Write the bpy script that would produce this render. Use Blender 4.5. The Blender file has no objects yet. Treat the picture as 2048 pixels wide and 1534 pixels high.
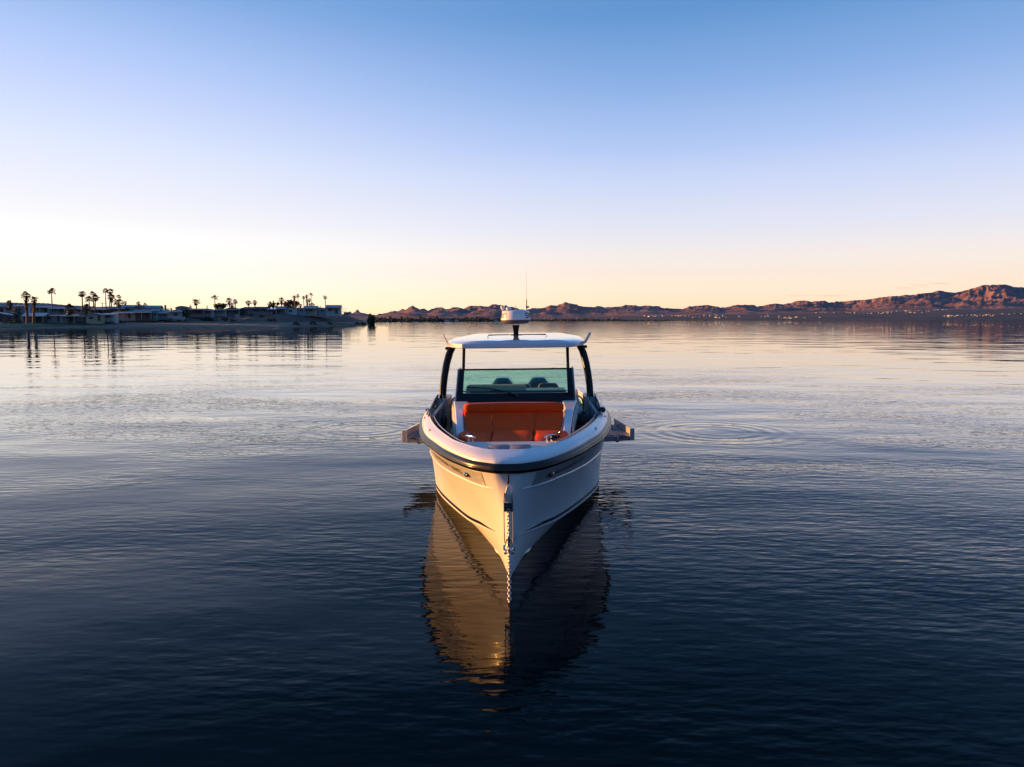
import bpy, math, random
import numpy as np
from mathutils import Vector, Matrix, noise, Quaternion
random.seed(7)
S = bpy.context.scene
COL = S.collection
R = math.radians
# ------------------------------------------------------------------ camera
H = 2.9
F = 1420.0                        # focal length in pixels of a 2048 wide frame
PITCH = math.atan((767 - 638.5) / F)
cam = bpy.data.cameras.new('camera'); camo = bpy.data.objects.new('camera', cam); COL.objects.link(camo)
cam.sensor_width = 36; cam.lens = 36 * F / 2048
cam.clip_start = 0.1; cam.clip_end = 120000
camo.location = (0, 0, H); camo.rotation_euler = (R(90) - PITCH, 0, 0)
S.camera = camo

def P(u, v, Y):
    """world point seen at photo pixel (u, v) at forward distance Y"""
    x = (u - 1024) / F; y = -(v - 767) / F
    dy = math.cos(PITCH) + y * math.sin(PITCH); dz = -math.sin(PITCH) + y * math.cos(PITCH)
    k = Y / dy
    return Vector((x * k, Y, H + dz * k))

# ------------------------------------------------------------------ render settings
S.render.engine = 'CYCLES'
S.cycles.use_denoising = True
S.cycles.max_bounces = 8; S.cycles.transparent_max_bounces = 12
S.cycles.caustics_reflective = False; S.cycles.caustics_refractive = False
S.cycles.sample_clamp_indirect = 6.0
S.view_settings.view_transform = 'Standard'; S.view_settings.look = 'None'
S.view_settings.exposure = 1.5; S.view_settings.gamma = 1.0
# ------------------------------------------------------------------ node helpers
def new_mat(name):
    m = bpy.data.materials.new(name); m.use_nodes = True
    nt = m.node_tree
    return m, nt, nt.nodes, nt.links, nt.nodes['Principled BSDF']

def pmat(name, col, rough=.5, metal=0., var=.0, scale=8., bump=0., bscale=40., coat=0., spec=.5, rvar=0., sheen=0.):
    m, nt, N, L, b = new_mat(name)
    b.inputs['Roughness'].default_value = rough
    b.inputs['Metallic'].default_value = metal
    b.inputs['Specular IOR Level'].default_value = spec
    b.inputs['Coat Weight'].default_value = coat
    b.inputs['Coat Roughness'].default_value = .04
    b.inputs['Sheen Weight'].default_value = sheen
    tc = N.new('ShaderNodeTexCoord')
    nz = N.new('ShaderNodeTexNoise'); nz.inputs['Scale'].default_value = scale; nz.inputs['Detail'].default_value = 5
    L.new(tc.outputs['Object'], nz.inputs['Vector'])
    r = N.new('ShaderNodeValToRGB')
    r.color_ramp.elements[0].position = .3; r.color_ramp.elements[1].position = .7
    lo = [max(0, c * (1 - var)) for c in col]; hi = [min(1, c * (1 + var)) for c in col]
    r.color_ramp.elements[0].color = (*lo, 1); r.color_ramp.elements[1].color = (*hi, 1)
    L.new(nz.outputs['Fac'], r.inputs['Fac']); L.new(r.outputs['Color'], b.inputs['Base Color'])
    if rvar:
        mr = N.new('ShaderNodeMapRange'); mr.inputs['To Min'].default_value = max(0, rough - rvar); mr.inputs['To Max'].default_value = rough + rvar
        L.new(nz.outputs['Fac'], mr.inputs['Value']); L.new(mr.outputs['Result'], b.inputs['Roughness'])
    if bump:
        n2 = N.new('ShaderNodeTexNoise'); n2.inputs['Scale'].default_value = bscale; n2.inputs['Detail'].default_value = 4
        L.new(tc.outputs['Object'], n2.inputs['Vector'])
        bp = N.new('ShaderNodeBump'); bp.inputs['Strength'].default_value = 1; bp.inputs['Distance'].default_value = bump
        L.new(n2.outputs['Fac'], bp.inputs['Height']); L.new(bp.outputs['Normal'], b.inputs['Normal'])
    return m

def glass_mat(name, tint, refl=.08):
    m, nt, N, L, b = new_mat(name)
    N.remove(b)
    out = N['Material Output']
    tr = N.new('ShaderNodeBsdfTransparent'); tr.inputs['Color'].default_value = (*tint, 1)
    gl = N.new('ShaderNodeBsdfGlossy'); gl.inputs['Roughness'].default_value = .01
    fr = N.new('ShaderNodeFresnel'); fr.inputs['IOR'].default_value = 1.45
    mx = N.new('ShaderNodeMixShader')
    L.new(fr.outputs[0], mx.inputs[0]); L.new(tr.outputs[0], mx.inputs[1]); L.new(gl.outputs[0], mx.inputs[2])
    L.new(mx.outputs[0], out.inputs['Surface'])
    return m

# ------------------------------------------------------------------ mesh collector
class MB:
    def __init__(s): s.v = []; s.f = []
    def add(s, vs, fs):
        o = len(s.v); s.v += [tuple(v) for v in vs]; s.f += [tuple(i + o for i in f) for f in fs]; return s
    def box(s, c, d, m=None):
        x, y, z = [k / 2 for k in d]
        vs = [Vector((a * x, b * y, e * z)) for a in (-1, 1) for b in (-1, 1) for e in (-1, 1)]
        if m is not None: vs = [m @ v for v in vs]
        vs = [v + Vector(c) for v in vs]
        return s.add(vs, [(0, 1, 3, 2), (4, 6, 7, 5), (0, 4, 5, 1), (2, 3, 7, 6), (0, 2, 6, 4), (1, 5, 7, 3)])
    def hexa(s, a, b):
        """two quads a, b (same winding) joined to a closed block"""
        fs = [(3, 2, 1, 0), (4, 5, 6, 7)] + [(i, (i + 1) % 4, 4 + (i + 1) % 4, 4 + i) for i in range(4)]
        return s.add(list(a) + list(b), fs)
    def loft(s, rings, cap=True, close=True):
        n = len(rings[0]); o = len(s.v)
        for r in rings: s.v += [tuple(p) for p in r]
        for i in range(len(rings) - 1):
            for j in range(n if close else n - 1):
                k = (j + 1) % n
                s.f.append((o + i * n + j, o + i * n + k, o + (i + 1) * n + k, o + (i + 1) * n + j))
        if cap and close:
            s.f.append(tuple(o + j for j in reversed(range(n))))
            s.f.append(tuple(o + (len(rings) - 1) * n + j for j in range(n)))
        return s
    def prism(s, poly, fa, fb):
        """poly: 2d points; fa/fb map a 2d point to 3d for the two ends"""
        return s.loft([[fa(p) for p in poly], [fb(p) for p in poly]])
    def tube(s, pts, r, n=10, cap=True, flat=1.0):
        pts = [Vector(p) for p in pts]; rings = []
        up = Vector((0, 0, 1))
        for i, p in enumerate(pts):
            t = (pts[min(i + 1, len(pts) - 1)] - pts[max(i - 1, 0)]).normalized()
            a = t.cross(up)
            if a.length < 1e-3: a = t.cross(Vector((0, 1, 0)))
            a.normalize(); b = a.cross(t).normalized(); up = b
            rr = r[i] if isinstance(r, (list, tuple)) else r
            rings.append([p + a * rr * math.cos(k * 2 * math.pi / n) + b * rr * flat * math.sin(k * 2 * math.pi / n) for k in range(n)])
        return s.loft(rings, cap)
    def lathe(s, prof, c=(0, 0, 0), n=24, m=None):
        c = Vector(c); rings = []
        for r, z in prof:
            ring = [Vector((r * math.cos(k * 2 * math.pi / n), r * math.sin(k * 2 * math.pi / n), z)) for k in range(n)]
            if m is not None: ring = [m @ v for v in ring]
            rings.append([v + c for v in ring])
        return s.loft(rings)
    def grid(s, rows):
        return s.loft(rows, cap=False, close=False)
    def build(s, name, mat, parent=None, smooth=None, bevel=0., solid=0., subsurf=0, seg=2):
        me = bpy.data.meshes.new(name); me.from_pydata(s.v, [], s.f); me.update()
        import bmesh
        bm = bmesh.new(); bm.from_mesh(me); bmesh.ops.remove_doubles(bm, verts=bm.verts, dist=1e-5)
        bmesh.ops.recalc_face_normals(bm, faces=bm.faces); bm.to_mesh(me); bm.free()
        me.materials.append(mat)
        o = bpy.data.objects.new(name, me); COL.objects.link(o)
        if parent is not None: o.parent = parent
        if smooth is not None:
            me.polygons.foreach_set('use_smooth', [True] * len(me.polygons))
            me.set_sharp_from_angle(angle=R(smooth))
        if solid:
            k = o.modifiers.new('solid', 'SOLIDIFY'); k.thickness = solid; k.offset = 0
        if bevel:
            k = o.modifiers.new('bevel', 'BEVEL'); k.width = bevel; k.segments = seg; k.limit_method = 'ANGLE'; k.angle_limit = R(35); k.harden_normals = False
            if smooth is None:
                me.polygons.foreach_set('use_smooth', [True] * len(me.polygons)); me.set_sharp_from_angle(angle=R(50))
        if subsurf:
            k = o.modifiers.new('sub', 'SUBSURF'); k.levels = subsurf; k.render_levels = subsurf
        return o

def tag(o, label=None, cat=None, group=None, kind=None):
    if label: o['label'] = label
    if cat: o['category'] = cat
    if group: o['group'] = group
    if kind: o['kind'] = kind
    return o
def empty(name, loc=(0, 0, 0), rz=0.):
    o = bpy.data.objects.new(name, None); COL.objects.link(o); o.location = loc; o.rotation_euler = (0, 0, rz)
    o.empty_display_size = .3
    return o
def lin(tab, x):
    xs = [t[0] for t in tab]
    return float(np.interp(x, xs, [t[1] for t in tab]))
def crom(tab, s):
    """Catmull-Rom through rows of tab at real index s"""
    n = len(tab); s = max(0, min(n - 1.000001, s)); i = int(s); t = s - i
    g = lambda k: np.array(tab[k]) if 0 <= k < n else (2 * np.array(tab[0]) - np.array(tab[1]) if k < 0 else 2 * np.array(tab[-1]) - np.array(tab[-2]))
    p0, p1, p2, p3 = g(i - 1), g(i), g(i + 1), g(i + 2)
    return .5 * ((2 * p1) + (-p0 + p2) * t + (2 * p0 - 5 * p1 + 4 * p2 - p3) * t * t + (-p0 + 3 * p1 - 3 * p2 + p3) * t ** 3)

# ------------------------------------------------------------------ light
SUN_AZ = R(-79)            # from straight ahead towards the left of the picture
SUN_EL = R(4.2)
sdir = Vector((math.sin(SUN_AZ) * math.cos(SUN_EL), math.cos(SUN_AZ) * math.cos(SUN_EL), math.sin(SUN_EL)))
sl = bpy.data.lights.new('sun', 'SUN'); so = bpy.data.objects.new('sun', sl); COL.objects.link(so)
sl.energy = 4.4; sl.angle = R(.6); sl.color = (1.0, .44, .10)
so.rotation_euler = (-sdir).to_track_quat('-Z', 'Y').to_euler()

W = bpy.data.worlds.new('World'); S.world = W; W.use_nodes = True
nt = W.node_tree; N = nt.nodes; L = nt.links
for n in list(N): N.remove(n)
out = N.new('ShaderNodeOutputWorld'); bg = N.new('ShaderNodeBackground'); L.new(bg.outputs[0], out.inputs[0])
bg2 = N.new('ShaderNodeBackground'); add = N.new('ShaderNodeAddShader')
sky = N.new('ShaderNodeTexSky'); sky.sky_type = 'NISHITA'; sky.sun_disc = False
sky.sun_elevation = SUN_EL; sky.sun_rotation = SUN_AZ; sky.altitude = 150; sky.air_density = 1.0; sky.dust_density = .6; sky.ozone_density = 2.0
bg2.inputs['Strength'].default_value = .05; bg2.inputs['Strength'].default_value = .006
L.new(sky.outputs[0], bg2.inputs['Color'])
L.new(bg.outputs[0], add.inputs[0]); L.new(bg2.outputs[0], add.inputs[1]); L.new(add.outputs[0], out.inputs[0])
# the dusk glow added to the physical sky: banded by height above the horizon, paler towards the sun
tc = N.new('ShaderNodeTexCoord'); sep = N.new('ShaderNodeSeparateXYZ'); L.new(tc.outputs['Generated'], sep.inputs[0])
asn = N.new('ShaderNodeMath'); asn.operation = 'ARCSINE'; L.new(sep.outputs['Z'], asn.inputs[0])
def M(op, a, b=None, c=None):
    n = N.new('ShaderNodeMath'); n.operation = op
    for i, k in enumerate((a, b, c)):
        if k is None: continue
        if isinstance(k, (int, float)): n.inputs[i].default_value = k
        else: L.new(k, n.inputs[i])
    return n.outputs[0]
elev = M('DIVIDE', asn.outputs[0], math.pi / 2)     # 0 horizon .. 1 zenith
elev = M('MAXIMUM', elev, 0.0)
def ramp(stops):
    r = N.new('ShaderNodeValToRGB'); cr = r.color_ramp; cr.interpolation = 'B_SPLINE' if False else 'LINEAR'
    while len(cr.elements) > 1: cr.elements.remove(cr.elements[-1])
    def l(c): return [((x / 255 / 12.92) if x / 255 < .04045 else ((x / 255 + .055) / 1.055) ** 2.4) for x in c]
    cr.elements[0].position = stops[0][0] / 90; cr.elements[0].color = (*l(stops[0][1]), 1)
    for d, c in stops[1:]:
        e = cr.elements.new(d / 90); e.color = (*l(c), 1)
    L.new(elev, r.inputs['Fac']); return r.outputs['Color']
SKY_AWAY = [(0, (268, 216, 164)), (1.2, (266, 226, 184)), (2.5, (262, 235, 204)), (4.5, (252, 238, 226)), (7, (236, 236, 248)), (10.8, (205, 217, 249)), (13, (180, 202, 245)), (17, (142, 178, 230)), (22, (98, 149, 208)), (30, (80, 132, 196)), (40, (66, 116, 180)), (60, (58, 108, 170)), (90, (50, 98, 160))]
SKY_SUN = [(0, (285, 248, 190)), (1.2, (284, 258, 214)), (3.1, (278, 262, 244)), (6, (266, 262, 258)), (8.5, (249, 248, 255)), (12, (228, 235, 255)), (15, (206, 219, 254)), (18, (182, 204, 250)), (22, (140, 178, 232)), (30, (100, 150, 212)), (40, (76, 126, 188)), (60, (60, 110, 172)), (90, (50, 98, 160))]
dot = N.new('ShaderNodeVectorMath'); dot.operation = 'DOT_PRODUCT'; L.new(tc.outputs['Generated'], dot.inputs[0])
dot.inputs[1].default_value = (math.sin(SUN_AZ), math.cos(SUN_AZ), 0)
mr = N.new('ShaderNodeMapRange'); mr.interpolation_type = 'SMOOTHSTEP'
mr.inputs['From Min'].default_value = -.05; mr.inputs['From Max'].default_value = .80
L.new(dot.outputs['Value'], mr.inputs['Value'])
SKY_BACK = [(0, (54, 60, 86)), (3, (68, 80, 112)), (8, (80, 104, 148)), (15, (84, 122, 172)), (25, (82, 130, 188)), (35, (74, 128, 190)), (50, (64, 116, 178)), (90, (50, 98, 160))]
mb2 = N.new('ShaderNodeMapRange'); mb2.interpolation_type = 'SMOOTHSTEP'
mb2.inputs['From Min'].default_value = -.42; mb2.inputs['From Max'].default_value = -.92
L.new(dot.outputs['Value'], mb2.inputs['Value'])
ms = N.new('ShaderNodeMapRange'); ms.interpolation_type = 'SMOOTHSTEP'; ms.inputs['From Min'].default_value = .45; ms.inputs['From Max'].default_value = -.25
L.new(sep.outputs['Y'], ms.inputs['Value'])
backf = M('MAXIMUM', mb2.outputs[0], ms.outputs[0])
mixb = N.new('ShaderNodeMix'); mixb.data_type = 'RGBA'
L.new(backf, mixb.inputs[0]); L.new(ramp(SKY_AWAY), mixb.inputs[6]); L.new(ramp(SKY_BACK), mixb.inputs[7])
mixc = N.new('ShaderNodeMix'); mixc.data_type = 'RGBA'
L.new(M('MULTIPLY', mr.outputs[0], M('SUBTRACT', 1.0, M('MULTIPLY', ms.outputs[0], .93))), mixc.inputs[0]); L.new(mixb.outputs[2], mixc.inputs[6]); L.new(ramp(SKY_SUN), mixc.inputs[7])
gnd = N.new('ShaderNodeMapRange'); gnd.inputs['From Min'].default_value = -.02; gnd.inputs['From Max'].default_value = -.002; gnd.inputs['To Min'].default_value = .04
lowb = N.new('ShaderNodeMapRange'); lowb.inputs['From Max'].default_value = .12; lowb.inputs['To Min'].default_value = 1.42; lowb.inputs['To Max'].default_value = 1.08
L.new(sep.outputs['Z'], lowb.inputs['Value'])
L.new(sep.outputs['Z'], gnd.inputs['Value'])
vs = N.new('ShaderNodeVectorMath'); vs.operation = 'SCALE'; L.new(mixc.outputs[2], vs.inputs[0]); L.new(M('MULTIPLY', gnd.outputs[0], lowb.outputs[0]), vs.inputs['Scale'])
L.new(vs.outputs[0], bg.inputs['Color']); bg.inputs['Strength'].default_value = .335

# ------------------------------------------------------------------ water
def water_mat():
    m, nt, N, L, b = new_mat('lake_water')
    b.inputs['Base Color'].default_value = (.0006, .0055, .011, 1)
    b.inputs['Roughness'].default_value = .02; b.inputs['IOR'].default_value = 1.33
    g = N.new('ShaderNodeNewGeometry')
    def mathn(op, a, bb=None):
        n = N.new('ShaderNodeMath'); n.operation = op
        for i, k in enumerate((a, bb)):
            if k is None: continue
            if isinstance(k, (int, float)): n.inputs[i].default_value = k
            else: L.new(k, n.inputs[i])
        return n.outputs[0]
    def nz(scale, stretch=(1, 1, 1), rot=0., detail=2, rough=.5, dist=0.):
        mp = N.new('ShaderNodeMapping'); mp.inputs['Scale'].default_value = stretch; mp.inputs['Rotation'].default_value = (0, 0, rot)
        L.new(g.outputs['Position'], mp.inputs['Vector'])
        n = N.new('ShaderNodeTexNoise'); n.inputs['Scale'].default_value = scale; n.inputs['Detail'].default_value = detail
        n.inputs['Roughness'].default_value = rough; n.inputs['Distortion'].default_value = dist
        L.new(mp.outputs[0], n.inputs['Vector']); return n.outputs['Fac']
    def height(pos):
        def nz(scale, stretch=(1, 1, 1), rot=0., detail=2, rough=.5, dist=0.):
            mp = N.new('ShaderNodeMapping'); mp.inputs['Scale'].default_value = stretch; mp.inputs['Rotation'].default_value = (0, 0, rot)
            L.new(pos, mp.inputs['Vector'])
            n = N.new('ShaderNodeTexNoise'); n.noise_dimensions = '2D'; n.inputs['Scale'].default_value = scale; n.inputs['Detail'].default_value = detail
            n.inputs['Roughness'].default_value = rough; n.inputs['Distortion'].default_value = dist
            L.new(mp.outputs[0], n.inputs['Vector']); return n.outputs['Fac']
        swell = mathn('ADD', mathn('MULTIPLY', mathn('MULTIPLY', nz(.26, (.7, 1.3, 1), R(12), 1), SWELL), mathn('ADD', 1.7, mathn('MULTIPLY', far, -.8))), mathn('MULTIPLY', mathn('MULTIPLY', nz(.085, (.6, 1.5, 1), R(-6), 1), LONG), far))
        mid = mathn('MULTIPLY', mathn('MULTIPLY', nz(.95, (.65, 1.4, 1), R(-14), 2), MID), calm)
        fine = mathn('MULTIPLY', mathn('MULTIPLY', mathn('MULTIPLY', nz(5.0, (.5, 1.5, 1), R(22), 2), FINE), patch.outputs[0]), mathn('ADD', 1.25, mathn('MULTIPLY', far, -1.18)))
        h = mathn('ADD', swell, mathn('ADD', mid, fine))
        for cx, cy, r0, w, amp, lam in ((5.3, 18.2, 1.35, .8, .0052, .42), (-3.9, 18.6, 1.1, .65, .0036, .38)):
            d = N.new('ShaderNodeVectorMath'); d.operation = 'DISTANCE'; L.new(pos, d.inputs[0]); d.inputs[1].default_value = (cx, cy, 0)
            r = d.outputs['Value']
            q = mathn('DIVIDE', mathn('SUBTRACT', r, r0), w)
            env = mathn('EXPONENT', mathn('MULTIPLY', mathn('MULTIPLY', q, q), -1.0))
            h = mathn('ADD', h, mathn('MULTIPLY', mathn('MULTIPLY', mathn('MULTIPLY', mathn('SINE', mathn('MULTIPLY', r, 2 * math.pi / lam)), env), amp), mathn('ADD', .35, mathn('MULTIPLY', patch.outputs[0], .6))))
        return h
    SWELL, MID, FINE, LONG = .042, .015, .0090, .045
    bd = N.new('ShaderNodeVectorMath'); bd.operation = 'DISTANCE'; L.new(g.outputs['Position'], bd.inputs[0]); bd.inputs[1].default_value = (0, 11, 0)
    fm = N.new('ShaderNodeMapRange'); fm.interpolation_type = 'SMOOTHSTEP'; fm.inputs['From Min'].default_value = 8; fm.inputs['From Max'].default_value = 48; fm.inputs['To Max'].default_value = 1.0
    L.new(bd.outputs['Value'], fm.inputs['Value']); far = fm.outputs[0]
    patch = N.new('ShaderNodeMapRange'); patch.inputs['From Min'].default_value = .40; patch.inputs['From Max'].default_value = .62
    patch.inputs['To Min'].default_value = .15; patch.inputs['To Max'].default_value = 1.5
    L.new(nz(.085, (.7, 1.8, 1), .25, 4, .6, .6), patch.inputs['Value'])
    cm = N.new('ShaderNodeMapRange'); cm.inputs['From Min'].default_value = .38; cm.inputs['From Max'].default_value = .62
    cm.inputs['To Min'].default_value = .45; cm.inputs['To Max'].default_value = 1.15
    L.new(nz(.018, (1, 2.2, 1), -.1, 2), cm.inputs['Value']); calm = mathn('MULTIPLY', cm.outputs[0], mathn('ADD', 1.25, mathn('MULTIPLY', far, -1.05)))
    E_ = .02
    def off(v):
        n = N.new('ShaderNodeVectorMath'); n.operation = 'ADD'; L.new(g.outputs['Position'], n.inputs[0]); n.inputs[1].default_value = v; return n.outputs[0]
    h0 = height(g.outputs['Position']); hx = height(off((E_, 0, 0))); hy = height(off((0, E_, 0)))
    cb = N.new('ShaderNodeCombineXYZ'); L.new(mathn('DIVIDE', mathn('SUBTRACT', h0, hx), E_), cb.inputs[0]); L.new(mathn('DIVIDE', mathn('SUBTRACT', h0, hy), E_), cb.inputs[1]); cb.inputs[2].default_value = 1
    nm = N.new('ShaderNodeVectorMath'); nm.operation = 'NORMALIZE'; L.new(cb.outputs[0], nm.inputs[0]); 
    df = N.new('ShaderNodeBsdfDiffuse'); df.inputs['Color'].default_value = (.0001, .0042, .0066, 1)
    gs = N.new('ShaderNodeBsdfGlossy'); gs.inputs['Roughness'].default_value = .015; L.new(nm.outputs[0], gs.inputs['Normal'])
    dt = N.new('ShaderNodeVectorMath'); dt.operation = 'DOT_PRODUCT'; L.new(g.outputs['Incoming'], dt.inputs[0]); L.new(nm.outputs[0], dt.inputs[1])
    fr = N.new('ShaderNodeValToRGB'); cr = fr.color_ramp       # reflectance of the water against the cosine of incidence
    for i, (p, v_) in enumerate(((0, 1), (.035, .985), (.07, .95), (.105, .82), (.15, .52), (.19, .34), (.26, .18), (.37, .080), (.5, .022), (.7, .006))):
        e = cr.elements[i] if i < 2 else cr.elements.new(p)
        k_ = max(0, min(1, (p - .10) / .12)); e.position = p; e.color = (v_ * (1 - .26 * k_), v_ * (1 - .04 * k_), v_ * (1 + .05 * k_), 1)
    L.new(dt.outputs['Value'], fr.inputs[0])
    mx = N.new('ShaderNodeMixShader'); L.new(fr.outputs[0], mx.inputs[0]); L.new(df.outputs[0], mx.inputs[1]); L.new(gs.outputs[0], mx.inputs[2])
    N.remove(b); L.new(mx.outputs[0], N['Material Output'].inputs['Surface'])
    return m
w = MB(); w.add([(-60000, -3000, 0), (60000, -3000, 0), (60000, 60000, 0), (-60000, 60000, 0)], [(0, 1, 2, 3)])
tag(w.build('water', water_mat()), 'calm dark blue lake water with fine ripples', kind='structure')

# ------------------------------------------------------------------ materials
GEL = pmat('white_gelcoat', (.80, .79, .77), .32, var=.015, scale=2.5, coat=.3, spec=.5, rvar=.04)
GEL2 = pmat('white_roof_gelcoat', (.80, .80, .81), .08, var=.01, scale=3, coat=1.0, spec=.7)
RUB = pmat('black_rubber', (.010, .010, .011), .30, var=.15, scale=20, spec=.35)
BLK = pmat('black_paint', (.005, .005, .006), .3, var=.1, scale=10, spec=.3)
BLKM = pmat('black_matte', (.012, .011, .011), .7, var=.3, scale=30, bump=.002, bscale=60)
STEEL = pmat('stainless_steel', (.72, .71, .70), .14, metal=1., var=.05, scale=12, rvar=.04)
GALV = pmat('galvanised_chain_steel', (.50, .48, .46), .38, metal=.9, var=.25, scale=40)
LEATHER = pmat('tan_leather', (.86, .085, .010), .6, spec=.15, var=.06, scale=6, bump=.0012, bscale=90, rvar=.06)
SEAM = pmat('seam_thread', (.42, .14, .06), .6, var=.1)
PIPE = pmat('pale_piping', (.75, .68, .64), .4, var=.05)
LIT_LINER = pmat('lit_liner_orange', (.46, .20, .07), .5, var=.2, scale=30)
GREYDECK = pmat('grey_deck_foam', (.24, .21, .24), .8, var=.08, scale=25, bump=.001, bscale=120)
DECK = pmat('slate_deck_foam', (.10, .11, .145), .75, var=.12, scale=18, bump=.001, bscale=120)
GREYP = pmat('grey_paint', (.36, .36, .38), .35, var=.05)
DGREY = pmat('dark_grey_paint', (.10, .115, .12), .35, var=.1)
DASH = pmat('dash_grey', (.78, .74, .62), .6, var=.06)
SEATB = pmat('brown_seat_leather', (.10, .035, .022), .5, var=.15, bump=.001, bscale=80)
TEAL = glass_mat('teal_tinted_glass', (.62, .87, .79))
SMOKE = glass_mat('smoked_glass', (.25, .32, .32))
AQUA = glass_mat('aqua_glass', (.45, .82, .80))
STRIPE = pmat('dark_boot_stripe', (.012, .012, .018), .25, var=.1)
LET = pmat('black_lettering', (.012, .012, .014), .35, var=.05)
def panel_mat():
    m, nt, N, L, b = new_mat('engraved_silver_panel')
    tc = N.new('ShaderNodeTexCoord'); mp = N.new('ShaderNodeMapping'); mp.inputs['Rotation'].default_value = (0, R(30), R(25))
    wv = N.new('ShaderNodeTexWave'); wv.wave_type = 'BANDS'; wv.bands_direction = 'Z'
    wv.inputs['Scale'].default_value = 26; wv.inputs['Distortion'].default_value = 5; wv.inputs['Detail'].default_value = 1; wv.inputs['Detail Scale'].default_value = .35
    L.new(tc.outputs['Object'], mp.inputs[0]); L.new(mp.outputs[0], wv.inputs['Vector'])
    r = N.new('ShaderNodeValToRGB'); r.color_ramp.elements[0].color = (.34, .345, .36, 1); r.color_ramp.elements[1].color = (.62, .62, .63, 1)
    L.new(wv.outputs['Fac'], r.inputs[0]); L.new(r.outputs[0], b.inputs['Base Color'])
    bp = N.new('ShaderNodeBump'); bp.inputs['Distance'].default_value = .002; L.new(wv.outputs['Fac'], bp.inputs['Height']); L.new(bp.outputs[0], b.inputs['Normal'])
    b.inputs['Roughness'].default_value = .4; b.inputs['Metallic'].default_value = .35
    return m
PANEL = panel_mat()
def lens_mat(name, c):
    return pmat(name, c, .1, var=.05, coat=1.)
GREENL = lens_mat('green_lens', (.0, .55, .26)); REDL = lens_mat('red_lens', (.80, .03, .05))

# ================================================================== THE BOAT (local: x across, y aft from the stem, z up from the waterline)
boat = empty('motor_boat', (-.027, 7.63, 0))
boat.rotation_euler = (Matrix.Rotation(-R(1.5), 3, 'Z') @ Matrix.Rotation(-R(.8), 3, 'Y')).to_euler()
tag(boat, 'white motor boat with tan bow seat and hardtop, lying at anchor bow on', 'boat')

RAIL = [(0, .03), (.10, .038), (.19, .075), (.40, .245), (.60, .55), (.80, .95), (.96, 1.36), (1.2, 2.05), (1.38, 2.9), (1.48, 3.6), (1.535, 4.3), (1.55, 5.45), (1.55, 7.05), (1.50, 9.2)]
CHINE = [(0, .02, .46), (.03, .12, .445), (.07, .22, .43), (.17, .49, .40), (.28, .80, .35), (.39, 1.1, .305), (.56, 1.52, .25), (.76, 2.15, .18), (1.04, 3.0, .12), (1.24, 3.65, .09), (1.39, 4.3, .07), (1.49, 5.45, .05), (1.5, 7.05, .03), (1.46, 9.2, .02)]
INNER = [(0, .385), (.12, .395), (.24, .43), (.40, .57), (.55, .80), (.70, 1.07), (.83, 1.42), (1.04, 2.08), (1.23, 2.85), (1.35, 3.55), (1.40, 4.3), (1.41, 5.45), (1.41, 7.05), (1.36, 9.2)]
ZR = 1.22
NS = len(RAIL)
def side(s, t, sg=1):
    rl = crom(RAIL, s); c = crom(CHINE, s)
    g = t ** 1.45 if s < 11 else t
    return Vector((sg * (c[0] + (rl[0] - c[0]) * g), c[1] + (rl[1] - c[1]) * t, c[2] + (ZR - c[2]) * t))
def side_off(s, t, sg, off):
    p = side(s, t, sg)
    e = 1e-3
    a = side(min(s + e, NS - 1.0001), t, sg) - side(max(s - e, 0), t, sg); b = side(s, t + e, sg) - side(s, t - e, sg)
    n = a.cross(b)
    if n.length < 1e-12: n = Vector((sg, -1, 0))
    n.normalize()
    if n.x * sg < 0: n = -n
    return p + n * off
def s_samples(s0, s1, n): return [s0 + (s1 - s0) * i / (n - 1) for i in range(n)]
SS = [0, .25, .5, .75] + s_samples(1, 11, 41) + s_samples(11, 12, 7)[1:] + s_samples(12, 13 - 1e-5, 7)[1:]
TT = s_samples(0, 1, 15)
hull = MB()
for sg in (-1, 1):
    rows = [[side(s, t, sg) for t in TT] for s in SS]
    n = len(TT); o = len(hull.v)
    for r_ in rows: hull.v += [tuple(p) for p in r_]
    for i in range(len(SS) - 1):
        for j in range(n - 1):
            if SS[i] >= 11 - 1e-6 and SS[i + 1] <= 12 + 1e-6 and TT[j] >= .44: continue
            hull.f.append((o + i * n + j, o + i * n + j + 1, o + (i + 1) * n + j + 1, o + (i + 1) * n + j))
    # bottom: chine flat, then the deep vee with a soft curve down to the keel
    def keel(s):
        c = crom(CHINE, s); y = c[1]
        return Vector((0, y * .96 - .02 if y > .1 else 0.0, lin([(0, .02), (.12, -.06), (.5, -.34), (1.2, -.50), (2.5, -.66), (9.2, -.60)], y)))
    brow = []
    for s in SS:
        c = side(s, 0, sg); k = keel(s); w_ = .045 * min(1, abs(c.x) / .3)
        q = c + Vector((-sg * w_, 0, -.012)); row = [c, q]
        for t in (.12, .25, .4, .55, .7, .85, 1):
            p = q.lerp(k, t); p.z += .05 * math.sin(math.pi * t) * min(1, abs(c.x) / .5); row.append(p)
        brow.append(row)
    hull.grid(brow)
    tr = [side(SS[-1], t, sg) for t in TT]
    for a, b in zip(tr[:-1], tr[1:]): hull.add([a, b, (0, b.y, b.z), (0, a.y, a.z)], [(0, 1, 2, 3)])
    hull.add([tr[0], (0, tr[0].y, tr[0].z), keel(SS[-1])], [(0, 1, 2)])
hullo = hull.build('hull', GEL, boat, smooth=32)

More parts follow.
